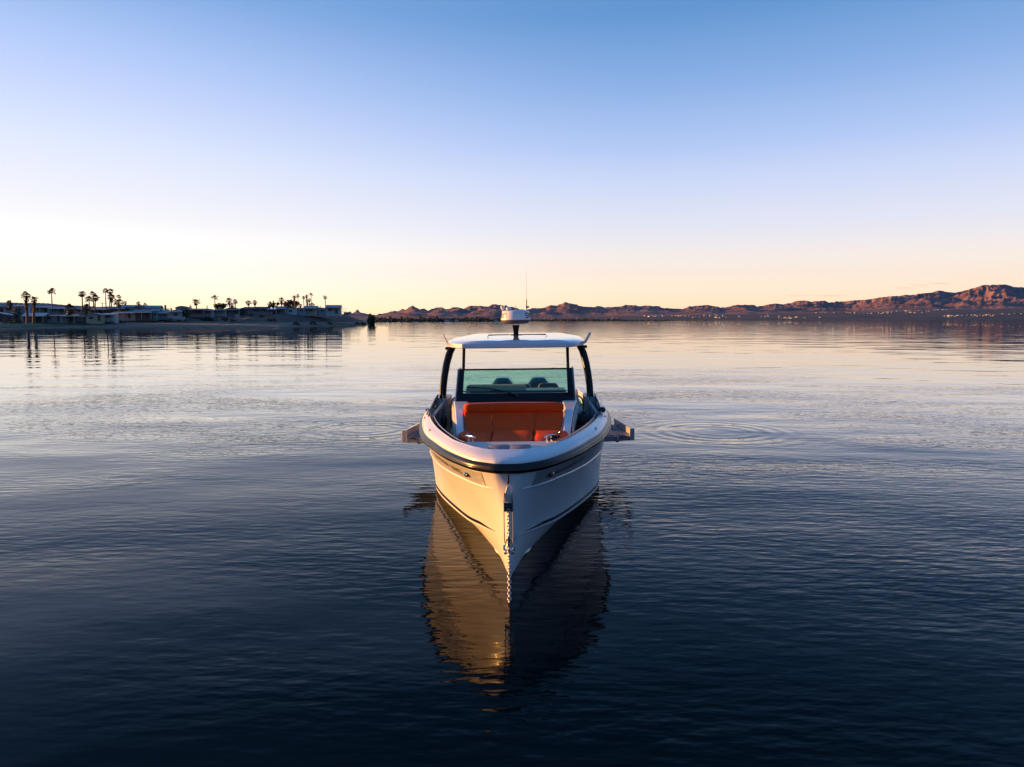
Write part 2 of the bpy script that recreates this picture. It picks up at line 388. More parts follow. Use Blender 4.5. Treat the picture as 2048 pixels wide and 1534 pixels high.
# spray strakes under the chine
for sg in (-1, 1):
    for f0, sa, sb in ((.42, 4.0, 8.2), (.70, 3.2, 6.6)):
        mb = MB(); rings = []
        for s in s_samples(sa, sb, 16):
            c = side(s, 0, sg); k = keel(s); q = c + Vector((-sg * .045, 0, -.012))
            p = q.lerp(k, f0); p.z += .05 * math.sin(math.pi * f0) * min(1, abs(c.x) / .5)
            d = .016 * min(1, (s - sa) * .8 + .02)
            rings.append([p + Vector((0, 0, .02)), p + Vector((sg * d, 0, -.012)), p + Vector((-sg * d * .6, 0, -.022))])
        mb.loft(rings); mb.build('spray_strake', GEL, hullo, smooth=40)

# half round rubbing strake
def plan_curve(tab, s0=0, s1=None, n=60):
    s1 = NS - 1.0001 if s1 is None else s1
    half = [crom(tab, s) for s in s_samples(s0, s1, n)]
    return half
def both(tab, s1, n=70):
    h_ = [crom(tab, s) for s in [0, .15, .3, .5, .75] + s_samples(1, s1, n)]
    return [(-a[0], a[1]) for a in reversed(h_[1:])] + [(a[0], a[1]) for a in h_]
def sweep(curve, prof):
    """curve of plan points, prof of (outward, z): rows of points"""
    rows = []
    for i, p in enumerate(curve):
        a = curve[max(i - 1, 0)]; b = curve[min(i + 1, len(curve) - 1)]
        t = Vector((b[0] - a[0], b[1] - a[1], 0)).normalized(); n_ = Vector((t.y, -t.x, 0))
        rows.append([Vector((p[0], p[1], 0)) + n_ * o + Vector((0, 0, z)) for o, z in prof])
    return rows
RC = both(RAIL, 11 - 1e-4)
prof = [(-.03, ZR - .008)] + [(.05 * math.cos(a) - .002, ZR + .048 + .056 * math.sin(a)) for a in [R(x) for x in range(-90, 91, 15)]] + [(-.03, ZR + .104)]
mb = MB(); mb.loft(sweep(RC, prof), cap=True)
mb.build('rub_rail', RUB, hullo, smooth=50)
mb = MB()
mb.loft(sweep(RC, [(.043, ZR + .03), (.0525, ZR + .036), (.0525, ZR + .046), (.043, ZR + .052)]))
mb.build('rail_insert', pmat('rail_insert_rubber', (.03, .03, .033), .22), hullo, smooth=60)

# gunwale: sloping white band from the rubbing strake up to the inner edge, then down inside
IC = both(INNER, 11 - 1e-4)
ZI = 1.42
gun = MB(); rows = []
Nn = len(RC)
for i in range(Nn):
    r_ = Vector((RC[i][0], RC[i][1], 0)); q = Vector((IC[i][0], IC[i][1], 0))
    row = []
    for t, z in ((0, ZR + .098), (.012, ZR + .120), (.045, ZR + .134), (.35, ZR + .164), (.68, ZR + .184), (.91, ZI - .006), (.97, ZI), (1.0, ZI - .004)):
        p = r_.lerp(q, t); row.append(Vector((p.x, p.y, z)))
    n_ = (q - r_).normalized()
    p = q + n_ * .012; row.append(Vector((p.x, p.y, ZI - .03)))
    p = q + n_ * .016; row.append(Vector((p.x, p.y, ZI - .20)))
    rows.append(row)
gun.grid(rows)
guno = gun.build('gunwale', GEL, boat, smooth=50)
def hull_hw(y, z):
    ss = s_samples(0, NS - 1.001, 160); t_ = []
    for q in ss:
        c = crom(CHINE, q); t = max(0, (z - c[2]) / (ZR - c[2])); p = side(q, min(1, t)); t_.append((p.y, p.x))
    t_.sort(); return float(np.interp(y, [k[0] for k in t_], [k[1] for k in t_]))
# small drain fittings in the gunwale face
for sg in (-1, 1):
    for s, t in ((7.0, .35), (8.6, .35)):
        a = Vector((*crom(RAIL, s), 0)); b = Vector((*crom(INNER, s), 0)); p = a.lerp(b, t); p.x *= sg; p.z = ZR + .176
        mb = MB(); mb.box(p, (.012, .014, .026), Matrix.Rotation(-sg * R(25), 3, 'Y')); mb.box(p + Vector((sg * .006, 0, -.016)), (.02, .012, .008))
        mb.build('drain_fitting', BLKM if sg > 0 else pmat('sunlit_fitting_orange', (.5, .12, .03), .5), guno)  # sunward fittings have the low sun's orange put into their colour
# inner liner (dark), strip painted orange as sunlit liner on the shaded side, steel hand rail along the edge
for sg in (-1, 1):
    pts = [(sg * p[0], p[1]) for p in [crom(INNER, s) for s in s_samples(3.9, 11 - 1e-4, 40)]]
    if sg < 0: pts = list(reversed(pts))
    crv = pts
    lr = sweep(crv, [(-.018, ZI - .03), (-.05, ZI - .10), (-.07, 1.05), (-.075, .66)])
    for row in lr:
        for q in row:
            m_ = hull_hw(q.y, q.z) - .03
            if abs(q.x) > m_: q.x = math.copysign(max(m_, .01), q.x)
    mb = MB(); mb.grid(lr)
    mb.build('bulwark_liner', pmat('bulwark_liner_grey', (.20, .215, .22), .5, var=.08), boat, smooth=60)
    mb = MB(); hp = sweep([(sg * p[0], p[1]) for p in [crom(INNER, s) for s in s_samples(4.4, 9.2, 30)]], [(0, ZI - .012)])
    path = [r_[0] + Vector((-sg * .062, .02, 0)) for r_ in hp]
    mb.tube(path, .009, 8)
    for k in (1, 10, 19, 28): mb.tube([path[k], path[k] + Vector((sg * .03, 0, -.07))], .009, 6)
    mb.build('hand_rail', GREYP, boat, smooth=50)
mb = MB(); crv = [(p[0], p[1]) for p in [crom(INNER, s) for s in s_samples(4.6, 8.6, 30)]]
mb.loft(sweep(crv, [(-.020, ZI - .012), (-.05, ZI - .012), (-.05, ZI - .04), (-.020, ZI - .04)])); mb.build('lit_liner_trim', LIT_LINER, boat, smooth=60)

# deck: fore deck plate at the bow, side decks and cockpit sole
mb = MB(); crv = IC
fp = [(x, y) for x, y in IC if y < 1.12]
poly = [Vector((x * .985, y + .008, ZI - .035)) for x, y in fp]
mb.add(poly + [p - Vector((0, 0, .04)) for p in poly], [tuple(range(len(poly))), tuple(reversed(range(len(poly), 2 * len(poly))))] + [(i, (i + 1) % len(poly), len(poly) + (i + 1) % len(poly), len(poly) + i) for i in range(len(poly))])
mb.build('fore_deck', GEL, boat, smooth=40)
hat = MB()
def rr(cx, cy, hx, hy, r_, z, n=5, hx2=None):
    pts = []
    for sx, sy, a0 in ((1, 1, 0), (-1, 1, 90), (-1, -1, 180), (1, -1, 270)):
        w_ = hx if sy < 0 else (hx2 or hx)
        for k in range(n + 1):
            a = R(a0 + 90 * k / n); pts.append(Vector((cx + sx * (w_ - r_) + r_ * math.cos(a), cy + sy * (hy - r_) + r_ * math.sin(a), z)))
    return pts
for sx in (-1, 1):
    mb = MB(); b0 = rr(sx * .128, .66, .124, .17, .04, ZI - .036); b1 = rr(sx * .128, .66, .124, .17, .04, ZI - .026); b2 = rr(sx * .128, .66, .118, .164, .036, ZI - .022)
    mb.loft([b0, b1, b2]); mb.build('anchor_locker_lid', GREYDECK, boat, smooth=40)
mb = MB(); b0 = [Vector((math.copysign(max(.02, min(abs(x) * .94, hull_hw(y + .3, .64) - .05)), x), y + .3, .70)) for x, y in IC if abs(x) > .05]
poly = b0 + [Vector((1.36, 9.15, .70)), Vector((-1.36, 9.15, .70))]
mb.add(poly + [p - Vector((0, 0, .05)) for p in poly], [tuple(range(len(poly))), tuple(reversed(range(len(poly), 2 * len(poly))))] + [(i, (i + 1) % len(poly), len(poly) + (i + 1) % len(poly), len(poly) + i) for i in range(len(poly))])
mb.build('deck', pmat('grey_deck_planks', (.30, .27, .27), .7, var=.1, scale=14), boat)
# aft bulwarks behind the terraces
for sg in (-1, 1):
    mb = MB(); crv = [(sg * crom(RAIL, s)[0], crom(RAIL, s)[1]) for s in s_samples(12.0, 13 - 1e-4, 8)]
    if sg < 0: crv = list(reversed(crv))
    mb.loft(sweep(crv, [(-.005, ZR - .02), (-.005, ZR + .03), (-.14, ZR + .03), (-.14, .70)])); mb.build('aft_bulwark', GEL, boat, smooth=40)

# ---- bow seat
seat = MB()
base = [(-.40, 1.12), (.40, 1.12), (.72, 2.0), (.78, 2.5), (.78, 3.3), (-.78, 3.3), (-.78, 2.5), (-.72, 2.0)]
seat.prism(base, lambda p: Vector((p[0] * .97, p[1] + .02, .70)), lambda p: Vector((p[0] * .97, p[1] + .02, 1.215)))
seat.build('seat_base', GEL, boat, bevel=.02)
def cushion(name, outline, z0, z1, mat, r_=.03, parent=boat, tilt=None):
    mb = MB(); c = Vector((sum(p[0] for p in outline) / len(outline), sum(p[1] for p in outline) / len(outline), 0))
    rings = []
    for ins, z in ((.012, z0), (0, z0 + .015), (0, z1 - .03), (.010, z1 - .010), (.03, z1), (.10, z1 + .006)):
        ring = []
        for p in outline:
            v = Vector((p[0], p[1], 0)); d = (v - c); v = v - d * (ins / max(d.length, .2)) ; ring.append(Vector((v.x, v.y, z)))
        rings.append(ring)
    mb.loft(rings); return mb.build(name, mat, parent, smooth=45)
def dens(poly, n=5):
    o = []
    for i, p in enumerate(poly):
        q = poly[(i + 1) % len(poly)]
        for k in range(n): o.append((p[0] + (q[0] - p[0]) * k / n, p[1] + (q[1] - p[1]) * k / n))
    return o
cushion('seat_cushion', dens([(-.27, 1.18), (.27, 1.18), (.285, 2.50), (-.285, 2.50)]), 1.215, 1.312, LEATHER)
for sg in (-1, 1):
    pl = [(.275, 1.19), (.36, 1.17), (.43, 1.30), (.60, 1.75), (.735, 2.12), (.775, 2.33), (.74, 2.44), (.66, 2.50), (.295, 2.50)]
    pl = [(sg * x, y) for x, y in pl]
    if sg < 0: pl = list(reversed(pl))
    cu = cushion('seat_cushion', dens(pl, 3), 1.215, 1.308, LEATHER)
    mb = MB(); mb.lathe([(.048, .0), (.052, .006), (.042, .008), (.040, -.004)], (sg * .615, 2.2, 1.311), 20); mb.build('cup_holder', STEEL, cu, smooth=40)
    mb = MB(); mb.lathe([(.041, .0), (.0401, .005)], (sg * .615, 2.2, 1.312), 20); mb.build('cup_recess', BLKM, cu)
# backrest in three upholstered sections and the bolster on top
def slab(name, quad_bl, quad_br, quad_tr, quad_tl, th, mat, parent=boat, bev=.02):
    a = [Vector(p) for p in (quad_bl, quad_br, quad_tr, quad_tl)]
    n_ = (a[1] - a[0]).cross(a[3] - a[0]).normalized()
    if n_.y < 0: n_ = -n_
    mb = MB(); mb.hexa(a, [p + n_ * th for p in a]); return mb.build(name, mat, parent, bevel=bev, seg=3)
xs = [(-.665, -.745), (-.30, -.33), (.30, .33), (.665, .745)]
for i in range(3):
    g = .0015
    slab('backrest', (xs[i][0] + g, 2.47, 1.29), (xs[i + 1][0] - g, 2.47, 1.29), (xs[i + 1][1] - g, 2.84, 1.54), (xs[i][1] + g, 2.84, 1.54), .09, LEATHER, bev=.012)
for x in (-.33, .33):
    mb = MB(); mb.tube([(x * .93, 2.495, 1.315), (x * .995, 2.835, 1.545)], .004, 6); mb.build('backrest_piping', SEAM, boat)
mb = MB(); rings = []
for k, (x, sc) in enumerate([(-.745, .50), (-.735, .72), (-.70, .93), (-.655, 1.0), (-.62, 1.02), (-.3, 1.0), (0, 1.0), (.3, 1.0), (.62, 1.02), (.655, 1.0), (.70, .93), (.735, .72), (.745, .50)]):
    ring = []
    for a in range(14):
        an = a * 2 * math.pi / 14
        cx = .085 * math.copysign(abs(math.cos(an)) ** .6, math.cos(an)); cz = .073 * math.copysign(abs(math.sin(an)) ** .6, math.sin(an))
        ring.append(Vector((x, 2.88 + cx * sc + .005 * math.sin(x * 9), 1.590 + cz * sc + .012 * (1 - (x / .75) ** 2) * (1 if cz > 0 else .2))))
    rings.append(ring)
mb.loft(rings); bol = mb.build('bolster', LEATHER, boat, smooth=60, subsurf=1)
mb = MB(); mb.tube([(x, 2.833, 1.655 + .012 * (1 - (x / .75) ** 2)) for x in np.linspace(-.60, .60, 12)], .004, 6); mb.build('bolster_piping', PIPE, bol)

# ---- console: side wings, housing, dash
for sg in (-1, 1):
    prof = [(2.36, .70), (2.36, 1.28), (2.86, 1.535), (3.05, 1.56), (3.85, 1.58), (5.3, 1.58), (5.3, .70)]
    mb = MB()
    def outer(p): return Vector((sg * (.80 + .20 * min(1, max(0, (p[0] - 2.3) / 1.5)) + .02 * (p[1] - 1.2)), p[0], p[1]))
    def inner_(p): return Vector((sg * (.70 + .06 * min(1, max(0, (p[0] - 2.3) / .6))), p[0], p[1]))
    mb.prism(prof, inner_, outer); con = mb.build('console_side', GEL, boat, bevel=.018)
    # faceted outer panel with screws
    rows = []
    for y, zt, zb in ((2.62, 1.385, 1.20), (2.95, 1.52, 1.25), (3.3, 1.545, 1.30), (3.75, 1.56, 1.38), (4.4, 1.57, 1.44)):
        x = .80 + .20 * min(1, max(0, (y - 2.3) / 1.5))
        rows.append([Vector((sg * (x + .012), y, zt)), Vector((sg * (x + .040), y, (zt * .45 + zb * .55))), Vector((sg * (x + .034), y, zb + .03)), Vector((sg * (x - .002), y, zb))])
    mb = MB(); mb.loft(rows); pan = mb.build('console_panel', GEL, con, smooth=15)
    for y, z in ((2.72, 1.30), (3.05, 1.36), (3.35, 1.42), (2.75, 1.16)):
        x = .80 + .20 * min(1, max(0, (y - 2.3) / 1.5))
        mb = MB(); mb.tube([(sg * (x + .025), y, z), (sg * (x + .046), y, z)], .009, 8); mb.build('screw', BLKM, pan)
    mb = MB(); mb.tube([(sg * (.885 + .03), 3.0, 1.22), (sg * (.885 + .05), 3.0, 1.16), (sg * (.885 + .05), 3.0, .95), (sg * (.885 + .03), 3.0, .90)], .014, 8); mb.build('grab_handle', STEEL, con, smooth=50)
mb = MB(); mb.box((0, 4.45, 1.13), (1.92, 1.35, .86)); mb.build('console', DGREY, boat, bevel=.02)
# helm dash seen through the windscreen, and the band of trim behind the glass
mb = MB(); mb.prism([(4.85, 1.56), (4.85, 1.64), (5.0, 1.715), (5.35, 1.72), (5.35, 1.56)], lambda p: Vector((-.90, p[0], p[1])), lambda p: Vector((.17, p[0], p[1])))
mb.build('dashboard', DASH, boat, bevel=.02)
mb = MB(); mb.box((0.02, 5.05, 1.60), (1.7, .5, .10)); mb.build('dash_shelf', DGREY, boat, bevel=.015)

# ---- windscreen
def wsp(x, z, off=0.):
    """point on the raked windscreen plane"""
    t = (z - 1.53) / (2.075 - 1.53)
    return Vector((x, 3.80 + .50 * t - .02 * (1 - (x / .98) ** 2) + off, z))
fr = MB()
def wblock(x0, x1, z0, z1, xa=None, xb=None, o0=-.012, o1=.03, n=1):
    xa = x0 if xa is None else xa; xb = x1 if xb is None else xb
    for k in range(n):
        u0, u1 = k / n, (k + 1) / n
        A = [wsp(x0 + (x1 - x0) * u0, z0, o0), wsp(x0 + (x1 - x0) * u1, z0, o0), wsp(xa + (xb - xa) * u1, z1, o0), wsp(xa + (xb - xa) * u0, z1, o0)]
        fr.hexa(A, [p + Vector((0, o1 - o0, 0)) for p in A])
wblock(-.955, .955, 1.50, 1.697, n=6)
wblock(-.86, .86, 2.052, 2.076, n=6)
for sg in (-1, 1):
    xo, xi = sg * .955, sg * .86
    wblock(min(xo, xi), max(xo, xi), 1.697, 2.076, min(sg * .94, sg * .86), max(sg * .94, sg * .86))
fro = fr.build('windscreen_frame', BLK, boat, bevel=.004)
for sg in (-1, 1):
    mb = MB(); rings = []
    for z in (1.50, 1.7, 1.9, 2.076):
        x = .955 - .015 * (z - 1.5) / .576; p = wsp(sg * x, z)
        rings.append([p + Vector((0, -.012, 0)), p + Vector((sg * .022, -.004, 0)), p + Vector((sg * .036, .02, 0)), p + Vector((sg * .042, .07, 0)), p + Vector((sg * .02, .07, 0)), p + Vector((0, .03, 0))])
    mb.loft(rings); mb.build('corner_post', pmat('black_gloss', (.012, .012, .02), .18, coat=1.), fro, smooth=70)
    # side window behind the corner post
    A = [Vector((sg * .985, 3.90, 1.56)), Vector((sg * 1.03, 5.30, 1.58)), Vector((sg * 1.0, 5.10, 2.04)), Vector((sg * .975, 4.38, 2.06))]
    mb = MB(); mb.hexa(A, [p + Vector((sg * .008, 0, 0)) for p in A]); sw = mb.build('side_window', SMOKE, fro)
    mb = MB(); mb.tube([A[1], A[2], A[3]], .012, 8); mb.build('side_window_edge', BLK, sw, smooth=60)
gl = MB()
xsN = 8
front = [[wsp(x, 1.70, .004) for x in np.linspace(-.86, .86, xsN)], [wsp(x, 2.052, .004) for x in np.linspace(-.86, .86, xsN)]]
back = [[p + Vector((0, .008, 0)) for p in r_] for r_ in front]
gl.loft([front[0] + list(reversed(back[0])), front[1] + list(reversed(back[1]))])
gl.build('windscreen_glass', TEAL, fro)
mb = MB(); a = wsp(.03, 1.665, -.035); b = wsp(-.80, 1.80, -.035); mb.tube([a, wsp(-.2, 1.735, -.04), wsp(-.45, 1.775, -.035)], [.013, .010, .008], 8)
mb.box(a + Vector((0, .01, 0)), (.05, .03, .04)); wip = mb.build('wiper_arm', BLKM, fro, smooth=50)
mb = MB(); mb.tube([wsp(-.80, 1.795, -.022), wsp(-.45, 1.772, -.025), wsp(-.1, 1.705, -.022)], .010, 6); mb.build('wiper_blade', BLKM, wip)
mb = MB(); mb.lathe([(.008, 0), (.01, .008), (.004, .012)], wsp(.036, 1.662, -.05), 8); mb.build('wiper_nut', STEEL, wip)

# ---- hardtop
PLN = [(0, 4.28), (.45, 4.285), (.80, 4.30), (.895, 4.315), (.98, 4.42), (1.10, 4.62), (1.19, 4.86), (1.24, 5.15), (1.25, 5.5), (1.22, 6.2), (1.15, 6.75), (1.0, 6.95), (0, 7.0)]
def ring(scale_x, dy0, z, zc, sl_=.018):
    pts = []
    for sg in (1, -1):
        seq = PLN if sg > 0 else list(reversed(PLN))[1:-1]
        for x, y in seq:
            cy = 5.7; yy = cy + (y - cy) * (1 - dy0)
            xx = sg * x * scale_x
            pts.append(Vector((xx, yy, z + zc * (1 - (xx / 1.3) ** 2) + sl_ * (yy - 4.3))))
    return pts
mb = MB()
mb.loft([ring(.90, .05, 2.425, 0.), ring(.985, .006, 2.418, 0), ring(1.0, .0, 2.428, 0), ring(1.0, .0, 2.452, .0), ring(.998, .004, 2.490, .006), ring(.965, .016, 2.505, .010, .03), ring(.80, .045, 2.527, .016, .031), ring(.60, .12, 2.530, .018, .031), ring(.3, .5, 2.533, .018, .031)])
top = mb.build('hardtop', GEL2, boat, smooth=22)
def topz(x, y):
    rx = abs(x); return 2.531 + .018 * (1 - (x / 1.3) ** 2) + .031 * (y - 4.3)
for sg in (-1, 1):
    rows = []
    for k, y in enumerate((4.55, 4.9, 5.3, 5.75)):
        x = sg * (.47 + .03 * k); z = topz(x, y) - [.016, .004, .001, .001][k]
        rows.append([Vector((x, y, z)), Vector((x + .014, y, z + .008)), Vector((x + .028, y, z))])
    mb = MB(); mb.grid(rows); mb.build('roof_seam', GEL if sg > 0 else GREYP, top)
mb = MB(); mb.box((0, 6.12, topz(0, 6.12) - .006), (1.12, .06, .03)); mb.build('sunroof_edge', pmat('sunroof_grey', (.12, .12, .14), .4), top, bevel=.006)
for sg in (-1, 1):      # upswept corner blades
    A = [Vector((sg * 1.19, 4.98, 2.47)), Vector((sg * 1.245, 5.35, 2.47)), Vector((sg * 1.365, 5.62, 2.645)), Vector((sg * 1.325, 5.36, 2.655))]
    mb = MB(); mb.hexa(A, [p + Vector((sg * .03, 0, -.02)) for p in A]); mb.build('corner_blade', GREYP, top, bevel=.012)
    mb = MB(); mb.box((sg * 1.235, 5.02, 2.40), (.05, .09, .05)); mb.build('corner_bracket', BLKM, top, bevel=.01)
    # curved black roof pillars
    rings = []
    for y, x, z, w_, dd in ((5.06, 1.135, 2.43, .13, .20), (5.0, 1.19, 2.30, .125, .19), (4.93, 1.235, 2.12, .12, .18), (4.85, 1.265, 1.92, .115, .18), (4.78, 1.285, 1.72, .11, .18), (4.72, 1.29, 1.53, .108, .18)):
        rings.append([Vector((sg * (x + a * w_ / 2), y + b * dd / 2, z)) for a, b in ((-1, -.7), (-.6, -1), (.6, -1), (1, -.7), (1, .7), (.6, 1), (-.6, 1), (-1, .7))])
    mb = MB(); mb.loft(rings); mb.build('roof_pillar', BLK, boat, smooth=70)
    mb = MB(); mb.prism([(4.42, .70), (4.50, 1.50), (4.60, 1.545), (5.35, 1.545), (5.40, .70)], lambda p: Vector((sg * 1.20, p[0], p[1])), lambda p: Vector((sg * 1.385, p[0], p[1])))
    mb.build('pillar_plinth', pmat('plinth_grey_white', (.45, .47, .50), .35, var=.04), boat, bevel=.02)
    mb = MB(); mb.tube([(sg * .895, 4.50, 2.06), (sg * .898, 4.72, 2.44)], .026, 10); mb.build('roof_post', BLK, boat, smooth=60)
    # bulwark wing with steel edge
    ys = [3.30, 3.5, 3.7, 3.95, 4.2, 4.4, 4.55, 4.65, 4.72, 4.76]
    zs = [1.425, 1.455, 1.495, 1.54, 1.58, 1.605, 1.612, 1.60, 1.56, 1.50]
    ysr = [r_[1] for r_ in INNER]; xsr = [r_[0] for r_ in INNER]
    xx = [float(np.interp(y, ysr, xsr)) + .03 for y in ys]
    rings = [[Vector((sg * x, y, 1.36)), Vector((sg * (x + .025), y, 1.36)), Vector((sg * (x + .012 - .45 * (z - 1.42)), y, z)), Vector((sg * (x - .002 - .45 * (z - 1.42)), y, z))] for x, y, z in zip(xx, ys, zs)]
    mb = MB(); mb.loft(rings); wg = mb.build('bulwark_wing', DGREY, boat, smooth=40)
    mb = MB(); mb.tube([(sg * (x + .006 - .45 * (z - 1.42)), y, z + .004) for x, y, z in zip(xx, ys, zs)], .012, 8); mb.build('wing_edge', STEEL if sg > 0 else GREYP, wg, smooth=50)
    # chrome bollard on the gunwale beside the wing
    mb = MB(); c = (sg * 1.385, 3.52, 1.415); mb.lathe([(.035, 0), (.035, .012), (.02, .02), (.018, .05), (.034, .062), (.036, .085), (.02, .098), (.004, .10)], c, 16); mb.build('bollard', STEEL, boat, smooth=50)
    # bow cleat: two legs and a bar
    mb = MB()
    cx, cy, cz = sg * .475, .86, ZI - .005
    ang = sg * R(48)
    d = Vector((math.cos(ang), math.sin(ang), 0)) if sg > 0 else Vector((math.cos(ang), math.sin(ang), 0))
    c = Vector((cx, cy, cz))
    bar = []
    for k in np.linspace(-1, 1, 9): bar.append(c + d * .105 * k + Vector((0, 0, .074 + .010 * (1 - k * k))))
    mb.tube(bar, [.006, .009, .012, .013, .013, .013, .012, .009, .006], 10)
    for k in (-.04, .04): mb.tube([c + d * k, c + d * k + Vector((0, 0, .075))], .010, 8)
    mb.build('mooring_cleat', STEEL, boat, smooth=50)

# ---- engraved name panels, lettering, stripe, navigation lights
GL = {'S': [[(1, 1), (0, 1), (0, .5), (1, .5), (1, 0), (0, 0)]], 'A': [[(0, 0), (.42, 1), (.58, 1), (1, 0)]], 'X': [[(0, 0), (1, 1)], [(0, 1), (1, 0)]],
      'D': [[(0, 0), (0, 1), (.75, 1), (1, .75), (1, .25), (.75, 0), (0, 0)]], 'O': [[(.15, 0), (0, .15), (0, .85), (.15, 1), (.85, 1), (1, .85), (1, .15), (.85, 0), (.15, 0)]],
      'R': [[(0, 0), (0, 1), (.85, 1), (1, .85), (1, .6), (.85, .48), (0, .48)], [(.55, .48), (1, 0)]], '3': [[(0, 1), (1, 1), (1, 0), (0, 0)], [(.15, .5), (1, .5)]],
      '2': [[(0, 1), (1, 1), (1, .5), (0, .5), (0, 0), (1, 0)]], '0': [[(0, 0), (0, 1), (1, 1), (1, 0), (0, 0)]],
      'I': [[(.5, 0), (.5, 1)]], 'M': [[(0, 0), (0, 1), (.5, .35), (1, 1), (1, 0)]]}
def strokes(text, w_=.80, gap=.42, sw=.19):
    """flat quads (list of 4 2d points) for a line of lettering, unit height"""
    q = []; x = 0
    for ch in text:
        if ch == ' ': x += w_ * .75; continue
        ww = w_ * (.35 if ch == 'I' else 1)
        for pl in GL[ch]:
            for a, b in zip(pl[:-1], pl[1:]):
                a = Vector((x + a[0] * ww, a[1])); b = Vector((x + b[0] * ww, b[1])); d = (b - a); l_ = d.length; d.normalize(); n_ = Vector((-d.y, d.x)) * sw / 2
                a2 = a - d * sw * .5; b2 = b + d * sw * .5
                m_ = max(1, int(l_ / .4))
                for k in range(m_):
                    p = a2.lerp(b2, k / m_); r_ = a2.lerp(b2, (k + 1) / m_)
                    q.append([p - n_, r_ - n_, r_ + n_, p + n_])
        x += ww + gap
    return q, x - gap
for sg in (-1, 1):
    def tlow(s): return lin([(2.0, .76), (2.6, .77), (4.3, .77), (6.3, .735), (8.8, .63), (11, .52)], s)
    s0, s1 = 2.62, 10.6
    rows = []
    for s in s_samples(s0, s1, 46):
        tl = tlow(s); th = .975
        th_ = th
        s_sh = s
        rows.append([side_off(s_sh, tl + (th_ - tl) * j / 5, sg, .004) for j in range(6)])
    mb = MB(); mb.grid(rows); pan = mb.build('name_panel', PANEL, hullo, smooth=60)
    bead = [side_off(s, tlow(s) - .012, sg, .003) for s in s_samples(s0 - .6, s1 + .3, 50)]
    mb = MB(); mb.tube(bead, [.004 + .012 * min(1, i / 8) for i in range(50)], 8); mb.build('panel_ledge', GEL, hullo, smooth=60)
    q, wd = strokes('SAXDOR 320')
    sa, sb = (6.75, 4.12) if sg < 0 else (3.95, 6.28)      # reads from the aft end on this side, from the fore end on the other
    # arc length table so the letters keep their width
    ss = s_samples(sa, sb, 80); P3 = [side(s, .88, sg) for s in ss]; acc = [0]
    for a, b in zip(P3[:-1], P3[1:]): acc.append(acc[-1] + (b - a).length)
    hgt = acc[-1] / wd
    mb = MB()
    for quad in q:
        pts = []
        for p in quad:
            s = float(np.interp(p[0] / wd * acc[-1], acc, ss)); c = crom(CHINE, s)
            tm = .875
            q0 = side_off(s, tm, sg, .007); T = (side(s + .01, tm, sg) - side(s - .01, tm, sg)).normalized(); n_ = (side_off(s, tm, sg, .1) - side(s, tm, sg)).normalized()
            up = T.cross(n_); up = up if up.z > 0 else -up
            pts.append(q0 + up * (p[1] - .5) * min(.054, hgt * 1.1))
        mb.add(pts, [(0, 1, 2, 3)])
    mb.build('name_lettering', LET, pan)
    sN = 3.66 if sg < 0 else 3.58
    p = side_off(sN, .885, sg, .01); e = .01
    tx = (side(sN + e, .885, sg) - side(sN, .885, sg)).normalized(); nn = (side_off(sN, .885, sg, .1) - side(sN, .885, sg)).normalized()
    mb = MB(); rings = []
    for k, a in ((-.05, .3), (-.042, .8), (-.02, 1), (.02, 1), (.034, .95)):
        rings.append([p + tx * k + (nn * .024 * math.cos(b) + Vector((0, 0, 1)) * .027 * math.sin(b)) * a for b in [i * math.pi / 6 for i in range(12)]])
    mb.loft(rings); nl = mb.build('navigation_light', BLK, hullo, smooth=60)
    mb = MB(); rings = []
    for k, a in ((.034, .93), (.052, .85), (.064, .55), (.069, .15)):
        rings.append([p + tx * k + (nn * .024 * math.cos(b) + Vector((0, 0, 1)) * .027 * math.sin(b)) * a for b in [i * math.pi / 6 for i in range(12)]])
    mb.loft(rings); mb.build('lamp_lens', GREENL if sg < 0 else REDL, nl, smooth=60)
    rows = []
    for i, s in enumerate(s_samples(3.0, 12.9, 60)):
        k = min(1, i / 12); rows.append([side_off(s, .035 - .0 * k, sg, .004), side_off(s, .035 + .042 * k + .004, sg, .004)])
    mb = MB(); mb.grid(rows); mb.build('boot_stripe', STRIPE, hullo, smooth=60)

# ---- bow roller with its pointed plate and slot
mb = MB(); mb.box((0, .012, 1.155), (.018, .03, .10)); mb.build('anchor_slot', BLKM, hullo, bevel=.006)
mb = MB(); pl = [(-.035, .91), (.035, .91), (.038, 1.0), (.012, 1.09), (-.012, 1.09), (-.038, 1.0)]
mb.prism(pl, lambda p: Vector((p[0], -.005, p[1])), lambda p: Vector((p[0], -.030, p[1])))
rol = mb.build('stem_plate', pmat('polished_stem_steel', (.80, .74, .66), .4, metal=.15, var=.04), hullo, bevel=.004)
for sx in (-1, 1):
    mb = MB(); mb.box((sx * .044, -.035, .915), (.008, .10, .20)); mb.build('roller_cheek', DGREY, rol, bevel=.003)
for z, m_ in ((.895, BLKM), (.862, BLKM), (.828, BLKM)):
    mb = MB(); mb.tube([(-.04, -.05, z), (.04, -.05, z)], .017, 12); mb.build('roller', m_, rol, smooth=50)
for z in (.912, .878, .845): 
    mb = MB(); mb.box((0, -.058, z), (.082, .012, .006)); mb.build('roller_bar', STEEL, rol)
for sx in (-1, 1):
    mb = MB(); mb.tube([(sx * .05, -.005, .93), (sx * .05, -.012, .60), (sx * .046, -.012, .45)], .006, 6); mb.build('stem_guard', GREYP, hullo, smooth=50)

